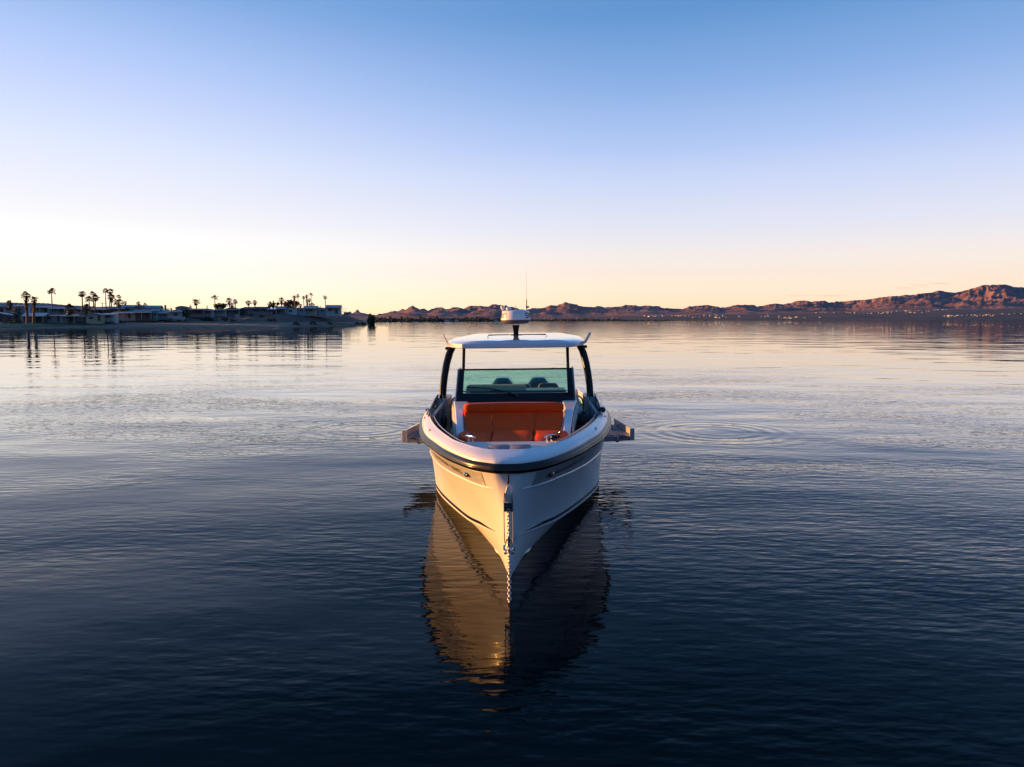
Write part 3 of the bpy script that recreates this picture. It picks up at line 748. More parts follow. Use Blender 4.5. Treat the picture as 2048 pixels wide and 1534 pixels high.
# ---- radar, horn, lights and aerial on the roof
zt = topz(0, 6.0)
mb = MB(); mb.lathe([(.15, 0), (.15, .012), (.06, .02)], (-.016, 6.0, zt - .01), 20)
mb.loft([[Vector((-.016 + a * w_, 6.0 + b * .08, z)) for a, b in ((-1, -1), (1, -1), (1, 1), (-1, 1))] for w_, z in ((.05, zt), (.045, zt + .05), (.058, zt + .14), (.07, zt + .19))])
mast = mb.build('radar_mast', BLK, boat, smooth=30)
DC = Vector((-.018, 6.0, 0))
mb = MB(); mb.lathe([(.08, 2.812), (.22, 2.816), (.262, 2.842), (.276, 2.872), (.277, 2.884)], DC, 40); mb.build('radar_base', pmat('radar_dark_grey', (.06, .06, .065), .5), mast, smooth=50)
mb = MB(); mb.lathe([(.27, 2.885), (.28, 2.890), (.281, 2.905), (.272, 2.98), (.262, 3.03), (.248, 3.055), (.21, 3.068), (.1, 3.072), (.01, 3.073)], DC, 48)
dome = mb.build('radar_dome', pmat('radar_white', (.80, .80, .80), .3, var=.01, coat=.3), mast, smooth=40)
q, wd = strokes('SIMRAD', .62, .26, .2)
for a_c in (R(-172), R(-4)):         # the word twice round the dome, each facing a side
    mb = MB(); hh = .085
    for quad in q:
        pts = []
        for p in quad:
            a = a_c + (p[0] - wd / 2) * hh / .275; z = 2.928 + p[1] * hh
            r_ = .2805 - (z - 2.905) * .13 + .003
            pts.append(DC + Vector((r_ * math.cos(a), r_ * math.sin(a), z)))
        mb.add(pts, [(0, 1, 2, 3)])
    mb.build('dome_lettering', pmat('dome_lettering_ink', (.03, .025, .025), .5), dome)
mb = MB(); mb.lathe([(.012, 0), (.016, .05), (.04, .075), (.046, .12), (.04, .125), (.03, .1)], DC + Vector((-.245, -.02, 3.03)), 16); mb.build('horn', GEL2, mast, smooth=40)
mb = MB(); mb.lathe([(.048, 0), (.05, .03), (.048, .05), (.03, .068), (.003, .072)], DC + Vector((-.135, -.05, 3.066)), 18); mb.build('beacon', GEL2, mast, smooth=40)
mb = MB(); mb.lathe([(.0475, 0), (.051, .003), (.051, .012), (.0475, .014)], DC + Vector((-.135, -.05, 3.064)), 18); mb.build('beacon_band', BLKM, mast)
mb = MB(); mb.tube([DC + Vector((0, .05, 3.06)), DC + Vector((0, .05, 3.12))], .006, 6)
for z in (3.12, 3.135, 3.15): mb.lathe([(.008, 0), (.026, .003), (.008, .006)], DC + Vector((0, .05, z)), 12)
mb.build('masthead_light', GREYP, mast, smooth=40)
mb = MB(); b_ = DC + Vector((.21, 0, 3.03)); mb.tube([b_, b_ + Vector((0, 0, .24))], .011, 8); mb.box(b_ + Vector((.015, 0, .1)), (.06, .03, .04)); mb.lathe([(.02, 0), (.018, .04), (.012, .06)], b_, 12)
aer = mb.build('aerial_base', GREYP, mast, smooth=40)
mb = MB(); mb.tube([b_ + Vector((0, 0, .23)), b_ + Vector((0, 0, .78))], [.003, .0015], 6); mb.build('whip_aerial', pmat('aerial_tan', (.55, .40, .33), .5), aer)

# ---- fold-down side terraces
for sg in (-1, 1):
    out_ = lambda y: 2.17 - .115 * (y - 5.5)
    fl = [(1.50, 5.50), (out_(5.5), 5.50), (out_(7.0), 7.0), (1.50, 7.0)]
    mb = MB(); mb.prism(fl, lambda p: Vector((sg * p[0], p[1], .625 - .03 * (p[0] < 1.6))), lambda p: Vector((sg * p[0], p[1], .705)))
    ter = mb.build('side_terrace', pmat('terrace_grey', (.22, .22, .235), .45, var=.05), boat, bevel=.008)
    for y0, y1 in ((5.56, 6.24), (6.27, 6.94)):
        for x0, x1 in ((1.53, 1.80), (1.83, out_(y1) - .09)):
            mb = MB(); mb.box((sg * (x0 + x1) / 2, (y0 + y1) / 2, .711), (x1 - x0, y1 - y0, .012)); mb.build('terrace_pad', DECK, ter, bevel=.004)
    # low outer wall, hollow inside, with a bright capping
    A = [Vector((sg * out_(5.5), 5.50, .706)), Vector((sg * out_(7.0), 7.0, .706)), Vector((sg * out_(7.0), 7.0, .835)), Vector((sg * out_(5.5), 5.50, .835))]
    mb = MB(); mb.hexa(A, [p - Vector((sg * .03, 0, 0)) for p in A]); wl = mb.build('terrace_wall', GREYP, ter, bevel=.006)
    mb = MB(); mb.box((sg * (out_(5.5) - .045), 5.49, .74), (.09, .04, .22)); mb.build('terrace_end_cap', GREYP, ter, bevel=.008)
    mb = MB(); mb.tube([A[3] + Vector((-sg * .034, 0, .002)), A[2] + Vector((-sg * .034, 0, .002))], .007, 6); mb.build('wall_capping', STEEL, wl)
    for y in (5.6, 6.55, 6.66):
        mb = MB(); mb.box((sg * (out_(y) - .036), y, .765), (.012, .05, .10)); mb.build('wall_bracket', STEEL, wl)
    mb = MB(); mb.box((sg * 1.98, 5.492, .70), (.10, .02, .018)); mb.box((sg * 1.92, 5.492, .69), (.03, .02, .03)); mb.build('terrace_latch', BLKM, ter)
    mb = MB(); mb.box((sg * 1.86, 5.49, .665), (.016, .02, .08)); mb.build('terrace_joint', STEEL, ter)
    mb = MB(); mb.lathe([(.02, 0), (.045, .015), (.045, .04), (.02, .055)], (sg * 1.86, 5.56, .585), 14, Matrix.Rotation(R(0), 3, 'X')); mb.build('terrace_bumper', BLKM, ter, smooth=40)
    mb = MB(); mb.tube([(sg * 1.62, 5.6, .62), (sg * 1.50, 5.6, .45)], .02, 8); mb.build('terrace_strut', BLK, ter)

# ---- side gates (aqua glass under a steel hoop), latch posts, boarding steps
for sg in (-1, 1):
    y = 5.02
    x0, x1, z0, z1 = sg * 1.03, sg * 1.185, .95, 1.53
    pts = [(x1, z0), (x1, z1 - .13)] + [(x1 - sg * .13 + sg * .13 * math.cos(a), z1 - .13 + .13 * math.sin(a)) for a in [R(k) for k in range(15, 91, 15)]] + [(x0, z1)]
    mb = MB(); mb.tube([(a, y, b) for a, b in pts], .015, 8); gt = mb.build('side_gate', STEEL, boat, smooth=60)
    poly = [(a - sg * .018, b - .03) for a, b in pts] + [(x0, z0)]
    mb = MB(); mb.prism(poly, lambda p: Vector((p[0], y - .004, p[1])), lambda p: Vector((p[0], y + .004, p[1]))); mb.build('gate_glass', AQUA, gt)
    mb = MB(); mb.lathe([(.02, -.01), (.02, .01)], (sg * 1.15, y - .012, 1.36), 12, Matrix.Rotation(R(90), 3, 'X')); mb.build('gate_latch', STEEL, gt)
    mb = MB(); mb.tube([(sg * 1.235, 4.30, .72), (sg * 1.238, 4.32, 1.555)], .018, 10); mb.lathe([(.024, 0), (.024, .03)], (sg * 1.238, 4.32, 1.555), 10); mb.build('latch_post', STEEL, boat, smooth=50)
    mb = MB(); mb.tube([(sg * 1.225, 4.2, 1.66), (sg * 1.16, 4.1, 1.20)], .006, 6); mb.build('gas_strut', DGREY, boat)
    mb = MB(); mb.hexa([Vector((sg * 1.345, 3.55, 1.34)), Vector((sg * 1.225, 4.25, 1.50)), Vector((sg * 1.225, 4.25, 1.545)), Vector((sg * 1.345, 3.55, 1.385))], [Vector((sg * 1.325, 3.55, 1.33)), Vector((sg * 1.205, 4.25, 1.49)), Vector((sg * 1.205, 4.25, 1.535)), Vector((sg * 1.325, 3.55, 1.375))])
    mb.build('bulwark_brace', pmat('cream_brace', (.66, .62, .55), .5), boat, bevel=.004)
mb = MB()
for x in (-1.03, -.95): mb.tube([(x, 3.45, .80), (x, 3.45, 1.17), (x + .03, 3.42, 1.20)], .010, 8)
for z in (.86, .97, 1.08): mb.box((-.99, 3.45, z), (.09, .05, .014))
mb.build('boarding_ladder', STEEL, boat, smooth=50)

# ---- helm seats and outboards
for x, y, zt_, hw in ((-.63, 6.7, 1.565, .23), (.03, 6.7, 1.59, .24), (.60, 6.4, 1.625, .21)):
    mb = MB(); pl = [(-hw, 1.05), (hw, 1.05), (hw, zt_ - .10), (hw * .82, zt_ - .02), (hw * .6, zt_), (-hw * .6, zt_), (-hw * .82, zt_ - .02), (-hw, zt_ - .10)]
    mb.prism(pl, lambda p: Vector((x + p[0], y, p[1])), lambda p: Vector((x + p[0] * .95, y + .13, p[1])))
    mb.box((x, y + .02, .86), (hw * 1.2, .3, .36))
    hs = mb.build('helm_seat', SEATB, boat, bevel=.025, seg=3)
    ed = [(hw * 1.01, 1.1), (hw * 1.01, zt_ - .10), (hw * .83, zt_ - .015), (hw * .6, zt_ + .006), (-hw * .6, zt_ + .006), (-hw * .83, zt_ - .015), (-hw * 1.01, zt_ - .10), (-hw * 1.01, 1.1)]
    mb = MB(); mb.tube([(x + a, y - .004, b) for a, b in ed], .006, 6); mb.build('seat_piping', PIPE, hs)
for x in (-.44, .44):
    def cw(k, z0): return Vector((0, 0, 0))
    rings = []
    for y, sc in ((9.45, .80), (9.52, .96), (9.62, 1.0), (10.0, 1.0), (10.15, .95), (10.22, .8)):
        pl = [(-.17, .80), (.17, .80), (.25, .95), (.272, 1.20), (.268, 1.335), (.15, 1.478), (.06, 1.488), (-.06, 1.488), (-.15, 1.478), (-.268, 1.335), (-.272, 1.20), (-.25, .95)]
        rings.append([Vector((x + a * sc, y, 1.15 + (b - 1.15) * sc)) for a, b in pl])
    mb = MB(); mb.loft(rings); en = mb.build('outboard_engine', pmat('outboard_black', (.02, .023, .03), .25, coat=.6), boat, bevel=.01)
    mb = MB(); mb.loft([[Vector((x + a * w_, 9.72 + b * d_, z)) for a, b in ((-1, -1), (1, -1), (1, 1), (-1, 1))] for w_, d_, z in ((.14, .22, .82), (.10, .2, .4), (.05, .2, -.1), (.04, .16, -.7))]); mb.build('engine_leg', BLK, en, bevel=.01)

# ================================================================== THINGS ON THE BOAT
BM = boat.matrix_basis.copy()
BM = Matrix.Translation(boat.location) @ boat.rotation_euler.to_matrix().to_4x4()
def on_boat(name, loc, rz=0):
    o = empty(name); o.matrix_world = BM @ Matrix.Translation(loc) @ Matrix.Rotation(rz, 4, 'Z'); return o
# anchor chain from the roller down into the water
chain = on_boat('anchor_chain', (0, -.06, .84)); tag(chain, 'galvanised anchor chain running from the bow roller down into the water', 'chain')
mb = MB()
pa = Vector((0, 0, 0)); pb = Vector((.015, -.60, -.92)); L_ = (pb - pa).length; nl = 34
def catp(t): 
    p = pa.lerp(pb, t); p += Vector((0, .10 * math.sin(math.pi * t), -.10 * math.sin(math.pi * t))); return p
for i in range(nl):
    t = (i + .5) / nl; p = catp(t); d = (catp(min(1, t + .01)) - catp(max(0, t - .01))).normalized()
    a = d.cross(Vector((1, 0, 0))).normalized() if i % 2 else Vector((1, 0, 0)); a = (a - d * a.dot(d)).normalized()
    pts = [p + d * .0255 * math.cos(k) + a * .0165 * math.sin(k) for k in [j * 2 * math.pi / 10 for j in range(11)]]
    mb.tube(pts, .0058, 6, cap=False)
mb.build('chain_links', GALV, chain, smooth=60)
mb = MB(); c = catp(.33)
mb.tube([c + Vector((0, 0, .12)), c + Vector((0, 0, -.05))], .014, 10)
for sx in (-1, 1):
    mb.tube([c + Vector((sx * .012, 0, -.04)), c + Vector((sx * .05, 0, -.02)), c + Vector((sx * .055, 0, .03))], [.012, .014, .006], 8)
    mb.tube([c + Vector((sx * .02, 0, .10)), c + Vector((sx * .035, 0, .05)), c + Vector((sx * .05, 0, 0.0))], .007, 8)
    mb.lathe([(.004, 0), (.016, .006), (.016, .03), (.004, .036)], c + Vector((sx * .038, -.01, -.075)), 10)
mb.build('chain_snubber', STEEL, chain, smooth=50)
# bin with ribbed sides on the side deck
bn = on_boat('storage_basket', (1.10, 3.72, .71)); tag(bn, 'dark ribbed basket with a black domed cover on the side deck', 'basket')
mb = MB(); n_ = 48
mb.loft([[Vector(((r_ + (.006 if k % 2 else 0)) * math.cos(k * 2 * math.pi / n_), (r_ + (.006 if k % 2 else 0)) * math.sin(k * 2 * math.pi / n_), z)) for k in range(n_)] for r_, z in ((.13, 0), (.15, .02), (.165, .50))])
mb.build('basket_body', pmat('basket_slate', (.07, .075, .10), .6), bn)
mb = MB(); mb.lathe([(.172, .50), (.185, .53), (.18, .58), (.15, .63), (.10, .66), (.04, .668), (.035, .70), (.005, .70)], (0, 0, 0), 24); mb.build('basket_cover', BLKM, bn, smooth=50)
# fender hanging by the other side deck
fe = on_boat('fender', (-1.165, 3.8, 1.26)); tag(fe, 'small black oval fender hanging inside the sunlit side deck', 'fender')
mb = MB(); mb.lathe([(.008, -.11), (.035, -.095), (.052, -.05), (.055, 0), (.052, .05), (.035, .085), (.012, .10), (.008, .13)], (0, 0, 0), 16); mb.build('fender_body', BLKM, fe, smooth=60)
mb = MB(); mb.tube([(0, 0, .12), (.0, .0, .30)], .006, 6); mb.build('fender_rope', BLKM, fe)
# black ropes
mb = MB(); 
c0 = Vector((.49, .90, ZI + .01)); pts = []
for k in range(70):
    a = k * .55; pts.append(c0 + Vector((.055 * math.cos(a) + .0009 * k, .028 * math.sin(a) + .0006 * k, .012 + .0004 * k + .008 * math.sin(k * 1.7))))
mb.tube(pts, .011, 6)
ro = mb.build('mooring_rope', BLKM, None, smooth=60); ro.matrix_world = BM; tag(ro, 'black rope wound round the bow cleat near the red light', 'rope')
mb = MB(); c0 = Vector((1.372, 3.50, 1.44)); pts = []
for k in range(50):
    a = k * .6; pts.append(c0 + Vector((.045 * math.cos(a), .04 * math.sin(a), .0009 * k)))
pts += [Vector((1.35, 3.42, 1.44)), Vector((1.31, 3.25, 1.43)), Vector((1.24, 3.05, 1.44)), Vector((1.21, 2.95, 1.40))]
mb.tube(pts, .011, 6); ro = mb.build('mooring_rope', BLKM, None, smooth=60); ro.matrix_world = BM; tag(ro, 'black rope looped round the chrome bollard and led along the gunwale', 'rope')

# ================================================================== SHORES
def shore_noise(x, y, sc=12., seed=0):
    return noise.noise(Vector((x / sc, y / sc, seed)))
SHORE = [(-620, 128), (-300, 160), (0, 191), (100, 236), (200, 247), (300, 250), (500, 252), (560, 257), (650, 294), (700, 329), (735, 356), (750, 372)]
def shoreD(u): return lin(SHORE, u)
def bank_z(u, d):
    """height of the near shore at bearing u (photo pixel) and distance d inland"""
    beach = np.interp(d, [-12, 0, 3, 22, 30], [-1.2, 0, .35, 1.25, 1.6])
    lowt = np.interp(d, [30, 58, 76, 110, 200, 260], [1.6, 1.8, 5.0, 5.5, 5.5, -1.5])
    midt = np.interp(d, [30, 38, 52, 70, 100, 200, 260], [1.6, 2.3, 3.2, 4.3, 5.3, 5.5, -1.5])
    hig = np.interp(d, [30, 40, 56, 66, 200, 260], [1.6, 3.4, 4.9, 5.4, 5.5, -1.5])
    a = np.interp(u, [185, 240], [1, 0]); b = np.interp(u, [420, 530], [1, 0])
    t = lowt * a + (1 - a) * (midt * b + hig * (1 - b))
    z = beach if d < 30 else t
    k = np.interp(u, [684, 700, 722, 740, 752], [1, .88, .42, .14, -.1])
    if z > 0: z = z * k if d > 8 else z * max(k, .3 if u < 748 else 0)
    return float(z)
def bank_at(u, d):
    D = shoreD(u) + d; p = P(u, 700, D); return Vector((p.x, D, bank_z(u, d)))
mb = MB(); rows = []
us = list(np.arange(-620, 754, 4.0))
ds = [-12, -6, 0, 1.5, 3, 6, 10, 14, 18, 22, 26, 30, 34, 38, 42, 46, 50, 54, 58, 62, 66, 70, 76, 84, 92, 100, 120, 150, 200, 230, 262]
for u in us:
    row = []
    for d in ds:
        p = bank_at(u, d + (shore_noise(u, 0, 14, 3) * 1.6 if d < 8 else 0)); 
        if d > 4: p.z += shore_noise(p.x, p.y, 7) * .22 + (shore_noise(p.x, p.y, 2.5, 5) * .14) + (abs(shore_noise(p.x, p.y, 5, 8)) * .5 if 32 < d < 60 else 0)
        row.append(p)
    rows.append(row)
mb.grid(rows)
def bank_mat():
    m, nt, N, L, b = new_mat('shore_earth')
    tc = N.new('ShaderNodeNewGeometry'); sp = N.new('ShaderNodeSeparateXYZ'); L.new(tc.outputs['Position'], sp.inputs[0])
    n1 = N.new('ShaderNodeTexNoise'); n1.inputs['Scale'].default_value = .12; n1.inputs['Detail'].default_value = 6; L.new(tc.outputs['Position'], n1.inputs['Vector'])
    n2 = N.new('ShaderNodeTexNoise'); n2.inputs['Scale'].default_value = .9; n2.inputs['Detail'].default_value = 5; L.new(tc.outputs['Position'], n2.inputs['Vector'])
    ad = N.new('ShaderNodeMath'); ad.operation = 'MULTIPLY_ADD'; ad.inputs[1].default_value = .9; L.new(n1.outputs['Fac'], ad.inputs[0]); L.new(sp.outputs['Z'], ad.inputs[2])
    r = N.new('ShaderNodeValToRGB'); mr = N.new('ShaderNodeMapRange'); mr.inputs['From Max'].default_value = 7; L.new(ad.outputs[0], mr.inputs[0]); L.new(mr.outputs[0], r.inputs[0])
    cr = r.color_ramp
    for i, (p, c) in enumerate(((0, (.055, .045, .035)), (.10, (.185, .14, .10)), (.27, (.20, .155, .11)), (.34, (.10, .066, .045)), (.62, (.11, .07, .048)), (1, (.15, .105, .075)))):
        e = cr.elements[i] if i < 2 else cr.elements.new(p)
        e.position = p; e.color = (*c, 1)
    mx = N.new('ShaderNodeMix'); mx.data_type = 'RGBA'; mx.blend_type = 'MULTIPLY'; mx.inputs[0].default_value = .8
    r2 = N.new('ShaderNodeValToRGB'); r2.color_ramp.elements[0].position = .3; r2.color_ramp.elements[0].color = (.5, .5, .5, 1); r2.color_ramp.elements[1].position = .7
    L.new(n2.outputs['Fac'], r2.inputs[0]); L.new(r.outputs[0], mx.inputs[6]); L.new(r2.outputs[0], mx.inputs[7]); L.new(mx.outputs[2], b.inputs['Base Color'])
    b.inputs['Roughness'].default_value = .95
    return m
tag(mb.build('shore', bank_mat(), smooth=60), 'low bank with a grey beach and brown earth slopes', kind='structure')
# lawn strip
LAWN = pmat('lawn_green', (.045, .075, .022), .9, var=.4, scale=.15)
mb = MB(); rows = []
for u in np.arange(-620, 192, 4.0):
    row = []
    for d in (5.5, 9, 13, 17, 21, 25, 29):
        k = np.interp(u, [120, 192], [1, .15]); dd = 5.5 + (d - 5.5) * k + 10 * (1 - k)
        p = bank_at(u, dd); p.z += .10 + shore_noise(p.x, p.y, 7) * .22 + shore_noise(p.x, p.y, 2.5, 5) * .14; row.append(p)
    rows.append(row)
mb.grid(rows); tag(mb.build('lawn', LAWN, smooth=60), 'green lawn along the beach below the houses', kind='structure')
mb = MB(); rows = []
for u in np.arange(585, 745, 4.0):
    rows.append([(lambda p: Vector((p.x, p.y, p.z + .06 + shore_noise(p.x, p.y, 3) * .1)))(bank_at(u, d)) for d in (4.2, 7, 10, 13, 16)])
mb.grid(rows); tag(mb.build('ground_cover', pmat('dry_reeds', (.055, .055, .025), .95, var=.4, scale=.3), smooth=60), 'dull green ground cover along the spit', kind='stuff')

# ---- palms
PALM = [pmat('palm_green', (.055, .062, .022), .6, var=.35, scale=1.5), pmat('palm_olive', (.075, .065, .026), .6, var=.35, scale=1.5), pmat('palm_dry', (.085, .055, .028), .7, var=.4, scale=1.5)]
TRUNK = pmat('palm_trunk', (.17, .115, .085), .9, var=.3, scale=2)
def frond(mb, o, d, ln, rng):
    """fan leaf: a petiole then folded blades that droop"""
    side_ = d.cross(Vector((0, 0, 1)))
    if side_.length < .05: side_ = Vector((1, 0, 0))
    side_.normalize(); up = side_.cross(d).normalized()
    tip = o + d * ln * .45
    mb.add([o, o + side_ * .04, tip], [(0, 1, 2)])
    n = 7
    for k in range(n):
        a = R(-78 + 156 * k / (n - 1)) + rng.uniform(-.1, .1)
        v = (d * math.cos(a) + side_ * math.sin(a)); l_ = ln * .55 * (1 - .25 * abs(math.sin(a))) * rng.uniform(.85, 1.1)
        w_ = l_ * .2; sw = (side_ * math.cos(a) - d * math.sin(a))
        mid = tip + v * l_ * .6 + up * (.03 * ln); end = tip + v * l_ - Vector((0, 0, l_ * rng.uniform(.12, .4)))
        mb.add([tip, mid + sw * w_, end, mid - sw * w_], [(0, 1, 2, 3)])
def palm(u, vt, vb, D, cw, skirt, label, lean=0., mat=0, group='fan palms along the shore', rng=None, thick=1.0, stub=False):
    rng = random.Random(int(u * 13 + vt))
    base = P(u + lean, vb, D); topp = P(u, vt, D)
    px = D / F; cr = cw * 1.22 * px / 2
    hgt = topp.z - base.z
    root = empty('palm_tree', base); tag(root, label, 'palm tree', group)
    cz = hgt - cr * .85
    c = Vector((topp.x - base.x, 0, cz))
    tr = MB(); r0 = .22 * thick; pts = []; rad = []
    for k in range(7):
        t = k / 6; pts.append(Vector((c.x * t ** 1.5, .15 * math.sin(t * 2 + u), -.3 + (cz + .3) * t))); rad.append(r0 * (1.25 - .5 * t) if t else r0 * 1.5)
    tr.tube(pts, rad, 8); tr.build('trunk', TRUNK, root, smooth=60)
    mb = MB()
    nf = 30 if cw > 12 else 22
    for k in range(nf):
        z = 1 - 1.55 * (k + .5) / nf; a = k * 2.39996 + rng.uniform(-.3, .3); rr_ = math.sqrt(max(0, 1 - z * z)) if z > -1 else .3
        d = Vector((rr_ * math.cos(a), rr_ * math.sin(a), z)).normalized()
        frond(mb, c + Vector((0, 0, rng.uniform(-.2, .2))) * cr * .4, d, cr * rng.uniform(.66, 1.30), rng)
    mb.build('crown', PALM[mat], root)
    if skirt:
        sk = MB(); n = int(40 + 40 * skirt)
        for k in range(n):
            t = rng.random(); a = rng.uniform(0, 6.283); z0 = cz - cr * .3 - t * skirt * cr * 2.0
            o = Vector((c.x, 0, z0)); d = Vector((math.cos(a), math.sin(a), 0)); ln = cr * (.62 - .28 * t) * rng.uniform(.7, 1.1)
            e = Vector((-d.y, d.x, 0)) * ln * .28
            m_ = o + d * ln * .7 + Vector((0, 0, -.1 * ln)); sk.add([o, m_ + e, o + d * ln + Vector((0, 0, -ln * .9)), m_ - e], [(0, 1, 2, 3)])
        sk.build('dead_frond_skirt', PALM[2], root)
    return root
# (bearing px, top px, base px, distance, crown width px, skirt, lean, leaf tone, trunk thickness, label)
PALMS = [
 (51.5, 583.5, 645, 226, 15, 1.4, 3, 0, 1.6, 'big shaggy palm, taller of the touching pair by the lawn'),
 (68, 593, 645, 228, 13.5, 1.3, 0, 0, 1.5, 'shaggy palm leaning on the taller shaggy one by the lawn'),
 (19, 601, 613, 300, 13, .3, 0, 0, 1.2, 'low bushy palm behind the white roofed house, first from the picture edge'),
 (103, 577, 627, 305, 13, 0, 2, 0, 1.0, 'tall slender palm standing alone over the flat blue roof'),
 (139, 607, 636, 262, 21, .9, 0, 0, 1.8, 'stubby palm with a broad round crown, wider of the two stubby ones'),
 (163.5, 581, 630, 300, 13, .1, 1.5, 0, 1.1, 'tall palm rising behind the narrower stubby palm'),
 (172.5, 608, 641, 262, 15, .9, 0, 0, 1.4, 'stubby palm with a narrow ragged crown beside the yellow house'),
 (178, 592, 622, 300, 14, 0, 1, 0, 1.0, 'middle height palm between two taller ones, thin trunk'),
 (186, 582, 618, 305, 12, 0, 2, 0, 1.0, 'palm whose crown tops the double crowned pair'),
 (191, 588.5, 631, 298, 13, .2, -1, 1, 1.2, 'lower palm of the double crowned pair above the yellow house'),
 (211, 577, 627, 300, 11.5, 0, 2, 0, .9, 'slim palm with straight trunk, outer one of the twin tall palms'),
 (220, 577, 627, 302, 11.5, .2, -1, 0, .9, 'slim palm with drooping crown, inner one of the twin tall palms'),
 (222.5, 587.5, 618, 310, 13, .5, .5, 1, 1.0, 'shorter palm tucked under the twin tall palms'),
 (237.5, 589, 630, 296, 9, 0, 1, 0, .9, 'palm with a small tuft above a second crown'),
 (237, 596, 630, 298, 16, .3, 1, 1, 1.0, 'palm with a wide crown under the small tuft'),
 (250.3, 602, 619, 330, 7, 1.2, .5, 2, 1.0, 'narrow palm with a long brown skirt above the green roofs'),
 (276.2, 603, 619, 330, 8, 1.2, -.6, 1, 1.1, 'club shaped palm above the gabled white roof, upright'),
 (290, 605.5, 620, 330, 8, 1.1, 1, 1, 1.1, 'club shaped palm above the gabled white roof, leaning'),
 (306, 616, 622, 330, 8, .3, 0, 0, 1.2, 'low palm tuft just showing over the green roof'),
 (267, 616, 621, 335, 7, .2, 0, 0, 1.2, 'tiny palm top peeping over the first green roof'),
 (326.6, 616, 622, 340, 5, .1, 0, 0, .8, 'small round palm, first of the three short ones by the mast'),
 (335.5, 616, 622, 340, 6, .1, 0, 0, .8, 'small round palm, middle of the three short ones by the mast'),
 (342.3, 615.5, 622, 340, 5, .1, 0, 0, .8, 'small round palm, last of the three short ones by the mast'),
 (358.8, 611.5, 622, 335, 8, .2, 0, 0, .9, 'short palm with open crown above the porch house'),
 (381, 611.5, 622, 335, 6, .8, 0, 1, .8, 'short narrow palm with a spike above its crown'),
 (392, 597, 621, 325, 13, .2, 1.2, 0, 1.1, 'sturdy palm with ragged crown above the brown house'),
 (429, 589, 629, 320, 12, 0, 2, 0, .85, 'tall thin palm with a star shaped crown standing alone mid shore'),
 (457.5, 595.5, 620, 325, 11, .4, 2.3, 0, 1.0, 'palm with thick crown, tallest of the cluster of three'),
 (463.5, 605, 621, 326, 10, .4, 0, 0, 1.0, 'low palm in the middle of the cluster of three'),
 (470.3, 598, 621, 325, 9.5, .1, .4, 1, .9, 'slim palm on the outer side of the cluster of three'),
 (496.7, 600, 619, 325, 11, .1, 1, 0, .9, 'palm with flat layered crown, first of a well spaced pair'),
 (509.7, 599.5, 619, 325, 9.5, .3, 0, 0, .85, 'palm with upswept crown, second of a well spaced pair'),
 (562.6, 594.5, 620, 330, 10.5, .5, .8, 2, 1.1, 'brownish palm standing alone above the white awning'),
 (588.6, 590.5, 622, 335, 7.5, 1.0, 2, 1, 1.5, 'thick trunked palm with two stacked crowns'),
 (595.7, 588, 626, 336, 7, .1, .8, 1, .7, 'thin palm close beside the thick trunked one'),
 (600.5, 607, 621, 340, 7.5, .2, 0, 1, .8, 'short round palm under the thin tall one'),
 (607.2, 592, 626, 335, 6.5, .1, 1.2, 1, .8, 'thin palm at the near side of the dense clump'),
 (613, 588.5, 622, 338, 7, .3, 1, 1, .9, 'palm rising from the middle of the dense clump'),
 (614.5, 598, 626, 335, 8, .6, 1.5, 2, 1.0, 'lower brown palm in the middle of the dense clump'),
 (618.6, 595.5, 626, 337, 7, .4, 0, 1, .9, 'half hidden palm at the far side of the dense clump'),
 (622, 585, 624, 338, 7, 0, .6, 1, .7, 'tallest and thinnest palm of the dense clump'),
 (624, 605, 622, 338, 11, .7, 0, 2, 1.2, 'broad low palm at the foot of the dense clump'),
 (640, 612.5, 619, 345, 5, .1, 0, 0, .8, 'little palm top beside the white end house'),
 (650, 590.5, 627, 330, 7.5, .2, 2, 1, .8, 'slim palm standing alone in front of the white end house'),
]
for (u, vt, vb, D, cw, sk, ln, mt, th, lab) in PALMS: palm(u, vt, vb, D, cw, sk, lab, ln, mt, thick=th)

# ---- broad leaved trees and bushes built of leaf clumps
LEAF = [pmat('leaf_dark', (.035, .048, .020), .7, var=.45, scale=.6), pmat('leaf_olive', (.060, .060, .024), .7, var=.45, scale=.6), pmat('leaf_rust_sunlit', (.12, .060, .025), .7, var=.4, scale=.6)]  # last tone: rust leaves, and sunlight painted into two shore trees
BARK = pmat('bark', (.09, .07, .055), .9, var=.3)
def clumps(mb, w_, h_, n, rng, z0=0., leaf=.5):
    for k in range(n):
        b = Vector((rng.gauss(0, 1), rng.gauss(0, 1), rng.gauss(0, 1))).normalized() * rng.uniform(.35, 1) ** .6
        c = Vector((b.x * w_ / 2, b.y * w_ / 2, z0 + h_ * (.5 + .5 * b.z)))
        c += Vector((noise.noise(c * .6), noise.noise(c * .6 + Vector((9, 0, 0))), noise.noise(c * .6 + Vector((0, 9, 0))))) * w_ * .14
        for j in range(4):
            a = Vector((rng.gauss(0, 1), rng.gauss(0, 1), rng.gauss(0, 1))).normalized(); e = a.orthogonal().normalized(); q = a.cross(e); s_ = leaf * rng.uniform(.6, 1.3)
            o = c + a * s_ * .6
            mb.add([o + e * s_, o + q * s_ * .6, o - e * s_, o - q * s_ * .6], [(0, 1, 2, 3)])
